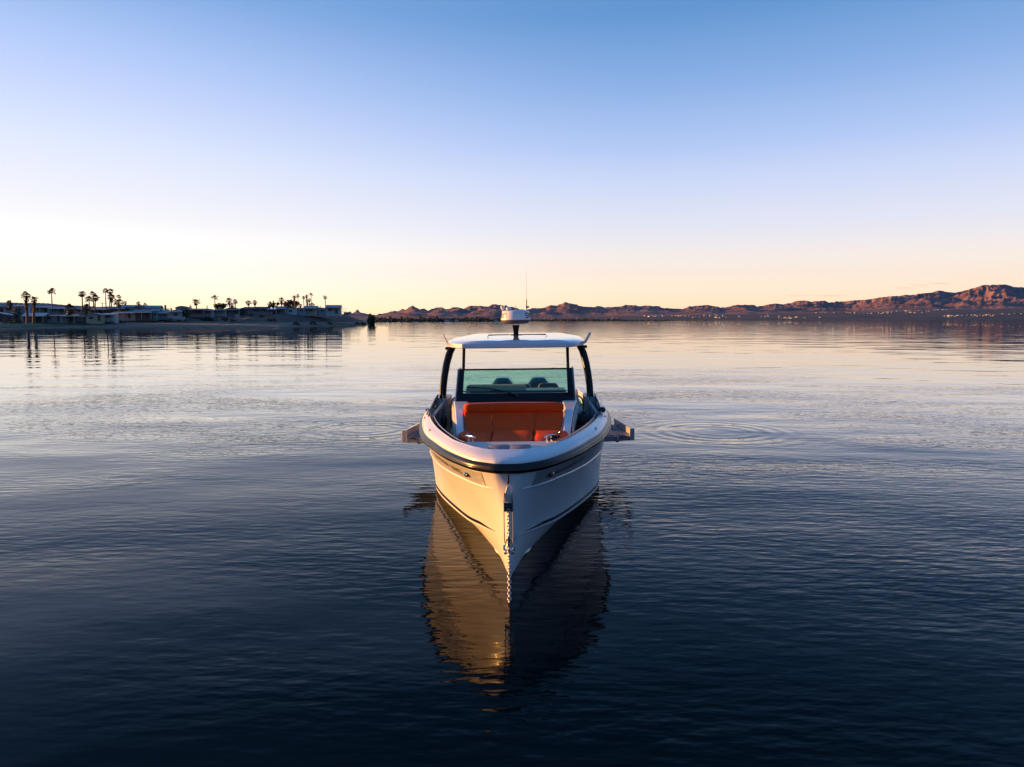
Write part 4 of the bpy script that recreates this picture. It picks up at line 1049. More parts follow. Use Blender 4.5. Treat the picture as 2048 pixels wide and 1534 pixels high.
def tree(name, base, w_, h_, mat, label, cat, group, n=90, trunk=True, leaf=None, seed=0):
    rng = random.Random(seed + int(base.x * 3)); mb = MB()
    leaf = leaf or max(.18, w_ * .09)
    if trunk:
        root = empty(name, base); tag(root, label, cat, group)
        clumps(mb, w_, h_ * .78, n, rng, h_ * .22, leaf); mb.build('crown', LEAF[mat], root)
        t = MB(); t.tube([(0, 0, -.3), (0, 0, h_ * .5)], [w_ * .05 + .05, w_ * .03], 6)
        for k in range(3): a = k * 2.1 + seed; t.tube([(0, 0, h_ * .3), (math.cos(a) * w_ * .25, math.sin(a) * w_ * .25, h_ * .6)], [w_ * .025, .03], 5)
        t.build('trunk', BARK, root)
        return root
    clumps(mb, w_, h_, n, rng, -.1 * h_, leaf); o = mb.build(name, LEAF[mat]); o.location = base; tag(o, label, cat, group); return o
def gp(u, d): return bank_at(u, d)
tree('tree', gp(744, 2) - Vector((0, 0, .6)), 4.4, 6.7, 0, 'dark round tree at the very tip of the spit', 'tree', None, 260, False, leaf=.5, seed=1)
tree('tree', P(547, 619, 330), 5.2, 3.6, 0, 'flat topped layered tree above the mid shore houses', 'tree', None, 70, seed=4)
tree('tree', P(582, 621, 342), 7.0, 4.9, 2, 'broad tree with sunlight coloured into its leaves beside the thick trunked palm', 'tree', None, 150, seed=3)  # orange evening light put into the leaf colour, next tree partly too
tree('tree', P(574, 620, 343), 3.5, 2.6, 1, 'smaller tree with sunlight coloured leaves left of the broad sunlit one'.replace('left of', 'touching'), 'tree', None, 70, seed=5)
tree('tree', P(34, 643, 240), 3.0, 4.6, 0, 'dark tree growing between the brown gabled house and the carport', 'tree', None, 90, seed=6)
tree('tree', P(441, 619, 335), 6.2, 2.8, 1, 'low spreading tree behind the dark gabled roof', 'tree', None, 80, seed=7)
tree('tree', P(433, 619, 335), 2.6, 2.4, 0, 'dark bush topped tree at the foot of the lone thin palm', 'tree', None, 60, seed=8)
tree('tree', P(372, 640.5, 288), 3.4, 5.0, 0, 'dark tree on the bank beside the turquoise house', 'tree', None, 110, seed=9)
BU = [(594, 9, 2.6, 1.8, 'black looking round bush on the beach, nearest the earth slope'), (628, 10, 2.8, 1.5, 'low wide bush in the middle of the spit'), (661, 9, 2.3, 1.3, 'small flat bush on the spit under the end house'),
      (727, 4, 3.0, 1.6, 'low bush hugging the dark tree at the tip of the spit'), (716, 8, 2.6, 1.4, 'pale olive bush on the sloping end of the spit'), (203, 32, 2.2, 2.0, 'dark bush at the corner of the yellow house'),
      (408, 40, 3.0, 1.4, 'low bush under the brown house on the bank'), (418, 37, 4.2, 1.8, 'wide dark hedge like bush under the brown house'), (312, 30, 2.6, 1.0, 'reddish low bush on the bank below the turquoise house'), (240, 29, 5.5, 1.0, 'long low bush under the pale carport'),
      (88, 38, 3.2, 1.2, 'dark low bush between the two rows of houses'), (336, 29, 2.0, 1.0, 'small bush beside the steps of the gabled porch house'), (526, 44, 2.0, 1.5, 'bush on the slope below the long fence'), (452, 40, 3.4, 1.0, 'dry bush on the slope below the dark gabled house'), (430, 36, 2.8, 1.2, 'brown bush below the lone thin palm')]
for i, (u, d, w_, h_, lab) in enumerate(BU): tree('bush', gp(u, d), w_, h_, (0, 0, 1, 0, 1, 0, 0, 0, 2, 0, 0, 1, 1, 1, 2)[i], lab, 'bush', 'bushes on the shore', 60, False, seed=i)

rgs = random.Random(21)
for k in range(34):
    u = rgs.uniform(2, 560); d = rgs.choice([rgs.uniform(31, 37), rgs.uniform(50, 62), rgs.uniform(64, 84)]) if u > 215 else rgs.choice([rgs.uniform(29, 33), rgs.uniform(52, 60)])
    low = d < 45
    tree('bush', gp(u, d), rgs.uniform(1.2, 3.2), rgs.uniform(.8, 2.0), rgs.choice([0, 0, 1, 2]), 'small dark shrub at the foot of the bank' if low else 'small dark shrub among the upper houses', 'bush', 'shrubs at the foot of the bank' if low else 'shrubs among the upper houses', 40, False, seed=100 + k)
# ---- mobile homes
HW = {k: pmat('house_' + k, c, .7, var=.06, scale=1) for k, c in dict(white=(.56, .54, .50), grey=(.27, .26, .25), blue=(.30, .34, .38), teal=(.17, .34, .32), yellow=(.48, .40, .22), brown=(.17, .115, .085), tan=(.36, .27, .20), dark=(.08, .07, .065), cream=(.54, .47, .36)).items()}
WIN = pmat('window_glass_dark', (.03, .035, .045), .08, var=.2, coat=.5)
FENCEM = pmat('fence_tan', (.24, .18, .16), .85, var=.15, scale=2)
def house(u0, u1, vb, D, h_, wall, roof, style, label, extra='', group='mobile homes on the shore', dep=6.5):
    uc = (u0 + u1) / 2; base = P(uc, vb, D); w_ = (u1 - u0) * D / F
    rz = -math.atan2(base.x, base.y)
    root = empty('mobile_home', base, rz * .6); tag(root, label, 'house', group)
    wm, rm = HW[wall], HW[roof]
    mb = MB(); mb.box((0, dep / 2, h_ / 2 - .5), (w_ * .96, dep, h_ + 1.0)); wo = mb.build('wall', wm, root)
    mb = MB(); ov = .35
    if style == 'flat':
        mb.hexa([Vector((-w_ / 2, -ov, h_)), Vector((w_ / 2, -ov, h_)), Vector((w_ / 2, dep, h_ + .25)), Vector((-w_ / 2, dep, h_ + .25))], [Vector((-w_ / 2, -ov, h_ + .18)), Vector((w_ / 2, -ov, h_ + .18)), Vector((w_ / 2, dep, h_ + .43)), Vector((-w_ / 2, dep, h_ + .43))])
    elif style == 'front':
        e = min(1.3, w_ * .11)
        mb.prism([(-w_ / 2 - .2, h_ - .05), (0, h_ + e), (w_ / 2 + .2, h_ - .05), (w_ / 2 + .2, h_ + .12), (0, h_ + e + .2), (-w_ / 2 - .2, h_ + .12)], lambda p: Vector((p[0], -ov, p[1])), lambda p: Vector((p[0], dep + ov, p[1])))
        mb2_ = MB(); mb2_.prism([(-w_ * .48, h_ - .02), (w_ * .48, h_ - .02), (0, h_ + e - .03)], lambda p: Vector((p[0], .002, p[1])), lambda p: Vector((p[0], dep, p[1]))); mb2_.build('gable', wm, root)
    else:
        e = .9
        mb.prism([(-ov, h_ - .05), (dep / 2, h_ + e), (dep + ov, h_ - .05), (dep + ov, h_ + .1), (dep / 2, h_ + e + .18), (-ov, h_ + .1)], lambda p: Vector((-w_ / 2 - .15, p[0], p[1])), lambda p: Vector((w_ / 2 + .15, p[0], p[1])))
    mb.build('roof', rm, root)
    n = max(1, int(w_ / 3.0)); rng = random.Random(int(u0 * 7 + D))
    for k in range(n):
        x = -w_ * .42 + (k + .5) * w_ * .84 / n; ww = min(1.5, w_ * .5 / n)
        if k == n // 2 and n > 1:
            mb = MB(); mb.box((x, -.03, 1.0), (.9, .06, 2.0)); dr = mb.build('door', HW['dark' if wall != 'dark' else 'grey'], root)
        else:
            mb = MB(); mb.box((x, -.035, h_ * .58), (ww + .16, .06, .98)); wf = mb.build('window', HW['white'] if wall != 'white' else HW['grey'], root)
            mb = MB(); mb.box((x, -.05, h_ * .58), (ww, .05, .82)); mb.build('pane', WIN, wf)
    if 'porch' in extra:
        mb = MB(); mb.hexa([Vector((-w_ * .49, -2.6, h_ - .25)), Vector((w_ * .49, -2.6, h_ - .25)), Vector((w_ * .49, -.02, h_ - .06)), Vector((-w_ * .49, -.02, h_ - .06))], [Vector((-w_ * .49, -2.6, h_ - .07)), Vector((w_ * .49, -2.6, h_ - .07)), Vector((w_ * .49, -.02, h_ + .08)), Vector((-w_ * .49, -.02, h_ + .08))])
        mb.build('porch_roof', HW['white'], root)
        for k in range(max(2, int(w_ / 2.4))):
            x = -w_ * .47 + k * w_ * .94 / (max(2, int(w_ / 2.4)) - 1); mb = MB(); mb.box((x, -2.45, h_ / 2 - .4), (.14, .14, h_ + .4)); mb.build('porch_post', HW['white'], root)
        if 'rail' in extra:
            mb = MB(); mb.box((0, -2.45, .95), (w_ * .94, .06, .08)); mb.box((0, -2.45, .5), (w_ * .94, .04, .06)); mb.build('porch_rail', HW['white'], root)
            mb = MB(); mb.box((0, -1.3, -.25), (w_ * .96, 2.5, .4)); mb.build('porch_deck', HW['grey'], root)
    return root
HOUSES = [
 # upper row, far side
 (-34, 26, 627, 305, 3.1, 'white', 'white', 'front', 'white house with a broad white gable at the picture edge, upper row', 'porch'),
 (27, 50, 626, 310, 2.9, 'blue', 'white', 'flat', 'pale blue house with flat white roof beside the white gabled house', ''),
 (66, 100, 626, 306, 2.5, 'tan', 'blue', 'flat', 'tan house under the flat blue roof, below the lone slender palm', 'porch'),
 (101, 131, 627, 304, 2.2, 'teal', 'white', 'flat', 'low teal house with a thin white roof, upper row', 'porch'),
 (148, 182, 627.5, 306, 2.2, 'white', 'grey', 'side', 'white posted porch house behind the narrow stubby palm', 'porch'),
 (183, 214, 629, 302, 2.2, 'dark', 'white', 'flat', 'dark carport house with a thin white roof edge, upper row', 'porch'),
 (214, 247, 629, 306, 2.4, 'dark', 'grey', 'side', 'dark house behind the twin tall palms', ''),
 (242, 268, 626, 312, 2.5, 'teal', 'teal', 'side', 'house with dull green roof, first beside the double crowned palm', ''),
 (268, 292, 625, 316, 2.6, 'grey', 'white', 'front', 'grey house with small white gable under the club shaped palms', ''),
 (292, 320, 628, 312, 2.7, 'blue', 'teal', 'side', 'house with long green roof in front of the low palm tuft', ''),
 # lower row
 (-28, 12, 643, 236, 2.2, 'brown', 'white', 'front', 'brown gabled house at the picture edge, lower row by the lawn', ''),
 (11, 29, 643, 238, 1.9, 'dark', 'grey', 'flat', 'dark open shed joined to the brown gabled house', ''),
 (50, 88, 642, 258, 1.9, 'brown', 'white', 'side', 'brown house with bright white roof behind the shaggy palms', 'porch'),
 (89, 127, 642.5, 262, 1.9, 'grey', 'grey', 'flat', 'long grey house with a white door, lower row', ''),
 (127, 151, 643, 262, 2.1, 'tan', 'white', 'flat', 'tan house with a white awning under the broad stubby palm', 'porch'),
 (151, 172, 643.5, 262, 1.7, 'dark', 'dark', 'flat', 'low dark house between the two stubby palms', ''),
 (174, 207, 641.5, 262, 1.9, 'yellow', 'white', 'front', 'yellow house with a curved white roof edge', ''),
 (205, 229, 641, 266, 2.3, 'white', 'white', 'flat', 'white two tier carport house with slatted front', 'porch rail'),
 # middle bank
 (229, 270, 636.5, 282, 2.2, 'blue', 'grey', 'flat', 'low house with blue panels and white posts', 'porch'),
 (268, 304, 636.5, 284, 2.4, 'brown', 'grey', 'side', 'dark porch house beside the turquoise end wall', 'porch'),
 (304, 318, 637, 286, 2.9, 'teal', 'teal', 'side', 'narrow bright turquoise house end', ''),
 (317, 340, 637, 288, 2.3, 'blue', 'teal', 'side', 'teal roofed porch house with white rails', 'porch rail'),
 (339, 364, 637.5, 286, 2.9, 'white', 'white', 'front', 'house with a sharp white gabled porch', 'porch rail'),
 (352, 376, 628, 312, 2.8, 'grey', 'white', 'front', 'pale gabled house behind the sharp white porch', ''),
 (376, 409, 630.5, 302, 2.5, 'brown', 'dark', 'flat', 'brown house with flat dark roof and white posts', 'porch'),
 (408, 426, 630, 306, 2.1, 'white', 'blue', 'front', 'small white house with pointed blue grey roof', 'porch'),
 (431, 453, 628.5, 312, 1.9, 'white', 'dark', 'front', 'white house with dark gable next to the lone thin palm', 'porch'),
 (448, 480, 628.5, 314, 2.1, 'grey', 'dark', 'front', 'grey house with wide dark roof under the cluster of three palms', 'porch'),
 (478, 497, 627, 320, 2.0, 'dark', 'blue', 'front', 'dark house with bluish gable below the flat layered palm', ''),
 (488, 512, 629, 314, 2.3, 'dark', 'dark', 'side', 'dark long house half behind the fence', ''),
 (508, 537, 628, 318, 2.2, 'brown', 'dark', 'side', 'brown house with dark roof below the upswept palm', ''),
 (536, 554, 627.5, 318, 2.0, 'dark', 'white', 'flat', 'dark house under a bright white awning', 'porch'),
 (552, 572, 627.5, 322, 2.3, 'grey', 'grey', 'side', 'grey house beside the white awning, with car port posts', 'porch'),
 (568, 594, 627.5, 324, 2.3, 'white', 'dark', 'front', 'white windowed house with low dark gable by the broad tree with sunlit leaf colour', ''),
 (594, 612, 627.5, 326, 2.5, 'blue', 'white', 'flat', 'plain pale blue box house behind the thin palms', ''),
 (609, 634, 627.5, 328, 2.6, 'cream', 'blue', 'side', 'cream house with white columns behind the dense palm clump', 'porch'),
 (635, 655, 627.5, 330, 2.5, 'blue', 'white', 'flat', 'pale blue house wing beside the last house on the spit', ''),
 (652, 681, 627.5, 328, 3.0, 'white', 'blue', 'side', 'white house with blue roof and open deck, last on the spit', 'porch'),
]
for hd in HOUSES: house(*hd)
# deck frame of the last house
mb = MB(); b0 = P(680, 627.5, 326)
for dx in (0, 1.3, 2.6): mb.box((dx, 0, 1.2), (.1, .1, 2.6))
mb.box((1.3, 0, 2.45), (2.8, .1, .1)); mb.box((1.3, 0, 1.1), (2.8, .08, .08))
o = mb.build('deck_frame', HW['cream']); o.location = b0; tag(o, 'open timber deck frame at the end of the last house on the spit', 'deck frame')
# fences, steps, poles
for (u0, u1, vb, D, h_, lab) in ((497, 544, 632.5, 306, 2.0, 'long tan board fence on the slope under the dark houses'), (688, 700, 628, 330, .9, 'short post fence on the bank beside the deck frame'), (376, 422, 633, 300, 1.0, 'low pale retaining fence under the brown house'), (60, 200, 629, 290, .7, 'long low fence between the two rows of houses')):
    a = P(u0, vb, D); b = P(u1, vb, D); mb = MB(); n = max(3, int((b - a).length / 1.8)); d = (b - a).normalized(); nn = Vector((d.y, -d.x, 0)) * .05
    mb.hexa([a + nn - Vector((0, 0, .4)), b + nn - Vector((0, 0, .4)), b - nn - Vector((0, 0, .4)), a - nn - Vector((0, 0, .4))], [a + nn + Vector((0, 0, h_)), b + nn + Vector((0, 0, h_)), b - nn + Vector((0, 0, h_)), a - nn + Vector((0, 0, h_))])
    fo = mb.build('fence', FENCEM); tag(fo, lab, 'fence')
    for k in range(n + 1):
        p = a.lerp(b, k / n); pm = MB(); pm.box(p + Vector((0, -.09, h_ / 2)), (.12, .08, h_ + .15)); pm.build('post', HW['tan'], fo)
for (u0, v0, u1, v1, lab) in ((473.5, 629.5, 479, 643, 'narrow concrete steps running down the dark bank'), (327, 637, 350, 642, 'pale ramp down the bank from the gabled porch house')):
    mb = MB(); a = P(u0, v0, 298); b = P(u1, v1, 282); n = 12
    for k in range(n):
        p = a.lerp(b, (k + .5) / n); mb.box(p + Vector((0, 0, .1)), (1.0, 1.6, .5))
    tag(mb.build('steps', HW['grey']), lab, 'steps')
for (u, vt, vb, D, r_, arm, lab) in ((205.7, 605, 627, 310, .13, 1.2, 'utility pole with a cross arm beside the twin tall palms'), (331, 610, 622, 340, .5, 0, 'pinkish broad mast between the short round palms'), (414.5, 611, 624, 335, .22, 0, 'short thick pole over the pointed blue grey roof'), (234.6, 613, 628, 312, .12, 0, 'thin plain pole beside the wide crowned palm'), (381.2, 609, 621, 336, .12, .4, 'thin pole poking above the short narrow palm')):
    b0 = P(u, vb, D); h_ = P(u, vt, D).z - b0.z; mb = MB(); mb.tube([(0, 0, -.5), (0, 0, h_)], r_, 8)
    if arm: mb.box((0, 0, h_ - .35), (arm * 2, .12, .14))
    o = mb.build('utility_pole', pmat('weathered_pole', (.30, .19, .15), .85, var=.2)); o.location = b0; tag(o, lab, 'pole')
# small floats
for (u, v, c, lab) in ((361.3, 655.3, 'white', 'white float near the beach below the porch house'), (488.7, 654.2, 'white', 'white float at the water edge below the long tan fence'), (507.3, 653.8, 'white', 'smaller white float beside another near the tan fence'), (943, 648, 'dark', 'small dark float on the open water off the tree belt'), (853.5, 656.5, 'dark', 'tiny dark float on the open water ahead of the hardtop corner')):
    D = H / math.tan(math.atan((v - 767) / F) + PITCH); p = P(u, v, D); r_ = .75 * D / F * 1.3
    mb = MB(); mb.lathe([(r_ * .1, -r_ * .5), (r_ * .8, -r_ * .3), (r_, .1 * r_), (r_ * .7, r_ * .7), (r_ * .2, r_ * .95), (r_ * .2, r_ * 1.3), (.01, r_ * 1.35)], (0, 0, 0), 12)
    o = mb.build('buoy', HW[c], smooth=50); o.location = (p.x, p.y, .02); tag(o, lab, 'buoy')

# ================================================================== FAR SHORE AND MOUNTAINS
FSH = [(640, 760), (760, 850), (1000, 1000), (1040, 1180), (1300, 1300), (1400, 1650), (1740, 2050), (2048, 2400), (2500, 2700)]
FOOTV = [(640, 640.5), (1000, 640.0), (1100, 636), (1280, 632.5), (1400, 630.5), (1500, 629), (1740, 624.5), (1900, 620), (2048, 617), (2500, 611)]
def farD(u): return lin(FSH, u)
def footD(u): return lin([(640, 3600), (1040, 3800), (1400, 4000), (2500, 4000)], u)
def plain_z(u, Y):
    a, b = farD(u), footD(u); zf = H + (638.5 - lin(FOOTV, u)) * b / F
    t = (Y - a) / (b - a)
    if t < 0: return t * 8
    return max(.2, zf) * (t ** 1.15) + min(1, t * 30) * .6
def upt(u, Y, z): return Vector(((u - 1024) / F * Y, Y, z))
mb = MB(); rows = []
for u in np.arange(640, 2500, 6.0):
    a, b = farD(u), footD(u); row = []
    for t in (-.03, 0, .006, .02, .05, .09, .14, .2, .28, .38, .5, .62, .75, .88, 1.0, 1.25, 1.6):
        Y = a + (b - a) * t; p = upt(u, Y, plain_z(u, min(Y, b)) + (shore_noise(u * 3, Y, 260, 2) * 5 * min(1, t * 2) if 0 < t else 0) * min(1., plain_z(u, min(Y, b)) / 9 + .1))
        row.append(p)
    rows.append(row)
mb.grid(rows)
def desert_mat(name, c0, c1, sc, rock=False):
    m, nt, N, L, b = new_mat(name)
    g = N.new('ShaderNodeNewGeometry'); n1 = N.new('ShaderNodeTexNoise'); n1.inputs['Scale'].default_value = sc; n1.inputs['Detail'].default_value = 8; n1.inputs['Roughness'].default_value = .65
    L.new(g.outputs['Position'], n1.inputs['Vector'])
    r = N.new('ShaderNodeValToRGB'); r.color_ramp.elements[0].position = .35; r.color_ramp.elements[1].position = .68
    r.color_ramp.elements[0].color = (*c0, 1); r.color_ramp.elements[1].color = (*c1, 1); L.new(n1.outputs['Fac'], r.inputs[0]); L.new(r.outputs[0], b.inputs['Base Color'])
    b.inputs['Roughness'].default_value = 1.0; b.inputs['Specular IOR Level'].default_value = .1
    return m
tag(mb.build('far_shore', desert_mat('far_shore_scrub', (.07, .065, .055), (.16, .13, .11), .006), smooth=60), 'dark scrub plain of the far shore', kind='structure')

SKYLINE = [(600, 628), (640, 628), (690, 629), (705, 628), (752, 630), (760, 628), (775, 625.6), (791, 621), (797, 622.7), (806, 617.6), (811, 620.5), (818, 615), (826.7, 611), (834, 615.5), (840.6, 619), (845.7, 616.6), (857, 621), (867, 617.6), (877, 614), (884.5, 614.7), (893, 619), (909.5, 614), (918, 615), (928.5, 617.6), (940, 611.8), (960, 611.5), (968, 613), (977, 613), (984, 609), (988.5, 608.4), (1000, 610), (1010, 611.5), (1024, 614), (1038, 618), (1053, 620.5), (1061, 616.6), (1087, 616), (1101, 610.4), (1114, 611.3), (1122, 607.5), (1130, 605), (1145, 607.4), (1159, 611.8), (1167, 613.4), (1188, 614.3), (1196, 612), (1209, 614.8), (1239, 613), (1251, 610), (1268, 610.8), (1279, 613), (1291, 610.4), (1300, 612), (1316, 612.2), (1321, 615.7), (1339, 617), (1365, 618), (1376, 613), (1397, 611.5), (1413, 609.8), (1424, 612.4), (1440, 614.7), (1452, 615), (1464, 610.6), (1478, 609.8), (1505, 609.8), (1512, 613.6), (1526, 610.6), (1549, 607), (1563, 609), (1579, 606), (1589, 602.4), (1608, 601), (1616, 603.6), (1630, 602.7), (1644, 601.3), (1654, 605.4), (1668, 603.6), (1688, 602.7), (1709, 600.6), (1725, 600), (1758, 595), (1782, 592), (1795, 592.7), (1805, 589.6), (1815, 591), (1843, 586.7), (1856, 586), (1872, 581), (1883, 583.8), (1904, 586), (1919, 582.5), (1941, 576.5), (1958, 571), (1989, 570), (2004, 570), (2023, 575), (2048, 575.7), (2120, 570), (2250, 578), (2500, 566), (2700, 585), (3000, 610)]
def mountains(name, sky, u0, u1, du, y_foot, y_ridge, y_back, nrow, mat, label, cell=700., seed=0., rough=1.0, zf=None):
    us = np.arange(u0, u1, du); n = len(us); Z = np.zeros((n, nrow)); Yv = np.zeros((n, nrow)); Zb = np.zeros((n, nrow))
    for i, u in enumerate(us):
        yf, yr, yb = y_foot(u), y_ridge(u), y_back(u)
        for j in range(nrow):
            t = j / (nrow - 1)
            Y = yf + (yb - yf) * t; Yv[i, j] = Y
            q = (Y - yf) / (yr - yf)
            env = q ** 1.15 if q < 1 else max(0, 1 - (Y - yr) / (yb - yr)) ** .8
            x = (u - 1024) / F * Y
            v = Vector((x / cell, Y / cell * .85, seed))
            wv = Vector((noise.noise(v * .7), noise.noise(v * .7 + Vector((5, 2, 0))), 0)) * .55
            rn = noise.ridged_multi_fractal(v + wv, .92, 2.1, 7, 1.0, 2.0) / 2.2
            fb = noise.fractal(v * .45, 1.0, 2.0, 4)
            r2_ = noise.ridged_multi_fractal(v * 3.1 + wv * 2, 1.0, 2.1, 5, 1.0, 2.0) / 2.2
            Z[i, j] = env * (.20 + .80 * rn * rough + .55 * r2_ * rough + .25 * fb) * min(1, q * 3 + .05) if q > 0 else 0
            Zb[i, j] = zf(u) if zf else 0
    tgt = np.array([(638.5 - np.interp(u, [s_[0] for s_ in sky], [s_[1] for s_ in sky])) / F for u in us])
    tgt = tgt + np.array([(1.5 * noise.noise(Vector((u / 7.0, seed, 3))) + .9 * noise.noise(Vector((u / 3.2, seed, 7)))) for u in us]) * rough * np.interp(us, [1000, 1900], [1, .6]) / F
    sc = np.ones(n)
    for i in range(n):
        # scale each bearing so its crest meets the skyline elevation
        lo, hi = 0., 6000.
        for _ in range(30):
            mid = (lo + hi) / 2
            if np.max((Zb[i] + Z[i] * mid - H) / Yv[i]) < tgt[i]: lo = mid
            else: hi = mid
        sc[i] = lo
    k = np.hanning(23)[1:-1]; k /= k.sum(); scs = np.convolve(np.pad(sc, 10, mode='edge'), k, 'valid')
    jj = np.arange(nrow)
    for i in range(n):
        Z[i] *= scs[i]
        for _ in range(3):      # lift or lower only the crest so its outline meets the skyline
            e = (Zb[i] + Z[i] - H) / Yv[i]; j0 = int(np.argmax(e)); dz = (tgt[i] - e[j0]) * Yv[i, j0]
            Z[i] = np.maximum(Z[i] + dz * np.exp(-((jj - j0) / (nrow * .07)) ** 2), 0)
    scs = np.ones(n)
    mb = MB(); rows = []
    for i, u in enumerate(us):
        rows.append([Vector(((u - 1024) / F * Yv[i, j], Yv[i, j], Zb[i, j] + Z[i, j] * scs[i] - (6 if j == 0 else 0))) for j in range(nrow)])
    mb.grid(rows); o = mb.build(name, mat, smooth=70); tag(o, label, kind='structure'); return o
ROCK = desert_mat('desert_rock', (.15, .085, .065), (.36, .21, .15), .004)
mountains('mountains', SKYLINE, 660, 3000, 2.2, lambda u: footD(u) * .97, lambda u: lin([(640, 7600), (1040, 7200), (1500, 6600), (1900, 6800), (2500, 6600)], u), lambda u: lin([(640, 9300), (1500, 8600), (2500, 9000)], u), 84, ROCK, 'rugged red brown desert mountains', cell=620., zf=lambda u: max(0, H + (638.5 - lin(FOOTV, u)) * footD(u) / F - 4))
FARSKY = [(-300, 600), (-60, 605), (0, 604.7), (50, 606), (90, 606), (130, 609.5), (170, 612), (190, 614.5), (205, 613.7), (225, 613.5), (245, 618), (262, 624), (300, 630), (650, 629), (688, 628), (696, 627), (699, 625), (701.8, 621.5), (704, 625), (706, 627.5), (709, 625), (713, 622), (716, 618.8), (719, 620), (721, 624.5), (725, 625.5), (733, 627), (740.5, 629), (752, 630), (775, 631), (800, 633), (860, 637)]
mountains('distant_hills', FARSKY, -300, 860, 2.2, lambda u: 11000, lambda u: 12500, lambda u: 14500, 30, ROCK, 'hazy blue hills far behind the spit', cell=900., seed=4., rough=.35)

# ---- tree belt on the far shore
rng = random.Random(3)
BELT = []
for k in range(46):
    u = 756 + k * 5.35 + rng.uniform(-2, 2)
    BELT.append((u, rng.uniform(3.0, 5.5) + 3.2 * max(0, noise.noise(Vector((u / 22, 0, 0)))) , rng.uniform(6, 11), 0))
BELT += [(782, 8.2, 9, 2), (842, 8.0, 8, 2), (862, 9.2, 15, 1), (872, 8.2, 11, 0), (932, 6.6, 10, 2), (804, 7.5, 4, 0), (953, 7.2, 3.0, 0), (818, 6.5, 12, 1)]
for k in range(20):
    u = 1066 + k * 9.2 + rng.uniform(-3, 3); BELT.append((u, rng.uniform(1.6, 3.4), rng.uniform(6, 12), 0))
for i, (u, hp, wp, mt) in enumerate(BELT):
    D = farD(u) + rng.uniform(12, 60); b0 = upt(u, D, plain_z(u, D) - .2); px = D / F
    if i < 46: lab = 'small dark tree in the belt along the far shore'; grp = 'trees of the far shore belt'
    elif i < 54: lab = ['tall rust coloured tree near the start of the far belt', 'rust coloured tree beside the broadest tree of the far belt', 'broadest tree of the far belt, olive', 'dark round tree next to the broadest tree of the far belt', 'rust tree of the far belt nearest the radar', 'thin spire like tree of the far belt between rust and olive crowns', 'single thin upright tree near the radar', 'wide olive tree in the middle of the far belt'][i - 46]; grp = None
    else: lab = 'tiny dark tree on the far shore beyond the roof'; grp = 'tiny trees beyond the hardtop'
    mtl = mt or (1 if rng.random() < .3 else 0)
    tree('tree', b0, wp * px, hp * 1.45 * px + 1.0, mtl, lab, 'tree', grp, 46, False, leaf=.75, seed=i)
mb = MB()
for u in np.arange(750, 1420, 1.6):
    D = farD(u) + rng.uniform(6, 30); b0 = upt(u, D, .2)
    for j in range(5):
        c = b0 + Vector((rng.uniform(-2, 2), rng.uniform(-4, 4), rng.uniform(0, 1.6) * lin([(750, 1), (1000, 1.2), (1250, .9), (1420, .3)], u))); s_ = rng.uniform(.5, 1.1)
        a = Vector((rng.gauss(0, 1), rng.gauss(0, 1), rng.gauss(0, 1))).normalized(); e = a.orthogonal(); q = a.cross(e)
        mb.add([c + e * s_, c + q * s_, c - e * s_, c - q * s_], [(0, 1, 2, 3)])
tag(mb.build('undergrowth', LEAF[0]), 'dark undergrowth along the far waterline', kind='stuff')

# ---- far town
def town_mesh(wm, w_, d_, h_):
    mb = MB(); mb.box((0, 0, h_ / 2 - 1), (w_, d_, h_ + 2)); mb.prism([(-d_ / 2 - .4, h_), (0, h_ + 1.6), (d_ / 2 + .4, h_)], lambda p: Vector((-w_ / 2 - .4, p[0], p[1])), lambda p: Vector((w_ / 2 + .4, p[0], p[1])))
    o = mb.build('town_house', wm); return o
TW = pmat('town_white', (.55, .52, .47), .7, var=.05, scale=.1)
protos = [town_mesh(TW, 13, 9, 5), town_mesh(TW, 20, 10, 4.5), town_mesh(HW['cream'], 10, 9, 6), town_mesh(TW, 26, 12, 6)]
used = [False] * 4
def town(u0, u1, v0, v1, n, lab, grp, sc=1.0, seed=1):
    rg = random.Random(seed)
    for k in range(n):
        u = rg.uniform(u0, u1); t = (u - u0) / (u1 - u0); v = v0 + (v1 - v0) * t + rg.uniform(-1.8, 1.8)
        a, b = farD(u), footD(u); e = (638.5 - v) / F
        lo, hi = a + 20, b * .99
        for _ in range(24):
            m_ = (lo + hi) / 2
            if (plain_z(u, m_) - H) / m_ < e: lo = m_
            else: hi = m_
        Y = lo; i = rg.randrange(4)
        if used[i]: o = protos[i].copy(); COL.objects.link(o)
        else: o = protos[i]; used[i] = True
        o.location = upt(u, Y, plain_z(u, Y) + 1.0); o.rotation_euler = (0, 0, rg.uniform(-1.2, 1.2)); s_ = sc * rg.uniform(.28, .52); o.scale = (s_, s_, s_)
        tag(o, lab, 'house', grp)
town(1285, 1452, 632.6, 630.6, 34, 'tiny pale house in the sunlit strip under the mid mountains', 'sunlit far houses under the mid mountains', 1.0, 1)
town(1525, 1545, 627.6, 627.0, 3, 'tiny pale house alone on the sunlit plain', 'lone houses on the sunlit plain', 1.0, 9)
town(1628, 1700, 625.6, 624.6, 9, 'tiny pale house in the short sunlit strip near the big range', 'houses of the short sunlit strip', .9, 2)
town(1760, 1890, 621.5, 619.2, 40, 'tiny pale house in the long sunlit strip at the foot of the big range', 'sunlit houses at the foot of the big range', .95, 3)
town(1380, 1600, 635.5, 633.5, 22, 'tiny house in the shaded scrub before the mid mountains', 'shaded far houses, middle', .7, 4)
town(1555, 1640, 636.2, 635.4, 14, 'tiny house in the dense shaded cluster by the water', 'dense shaded houses by the water', .55, 5)
town(1690, 1860, 627.0, 625.5, 26, 'tiny house in the shaded strip below the big range', 'shaded houses below the big range', .8, 6)
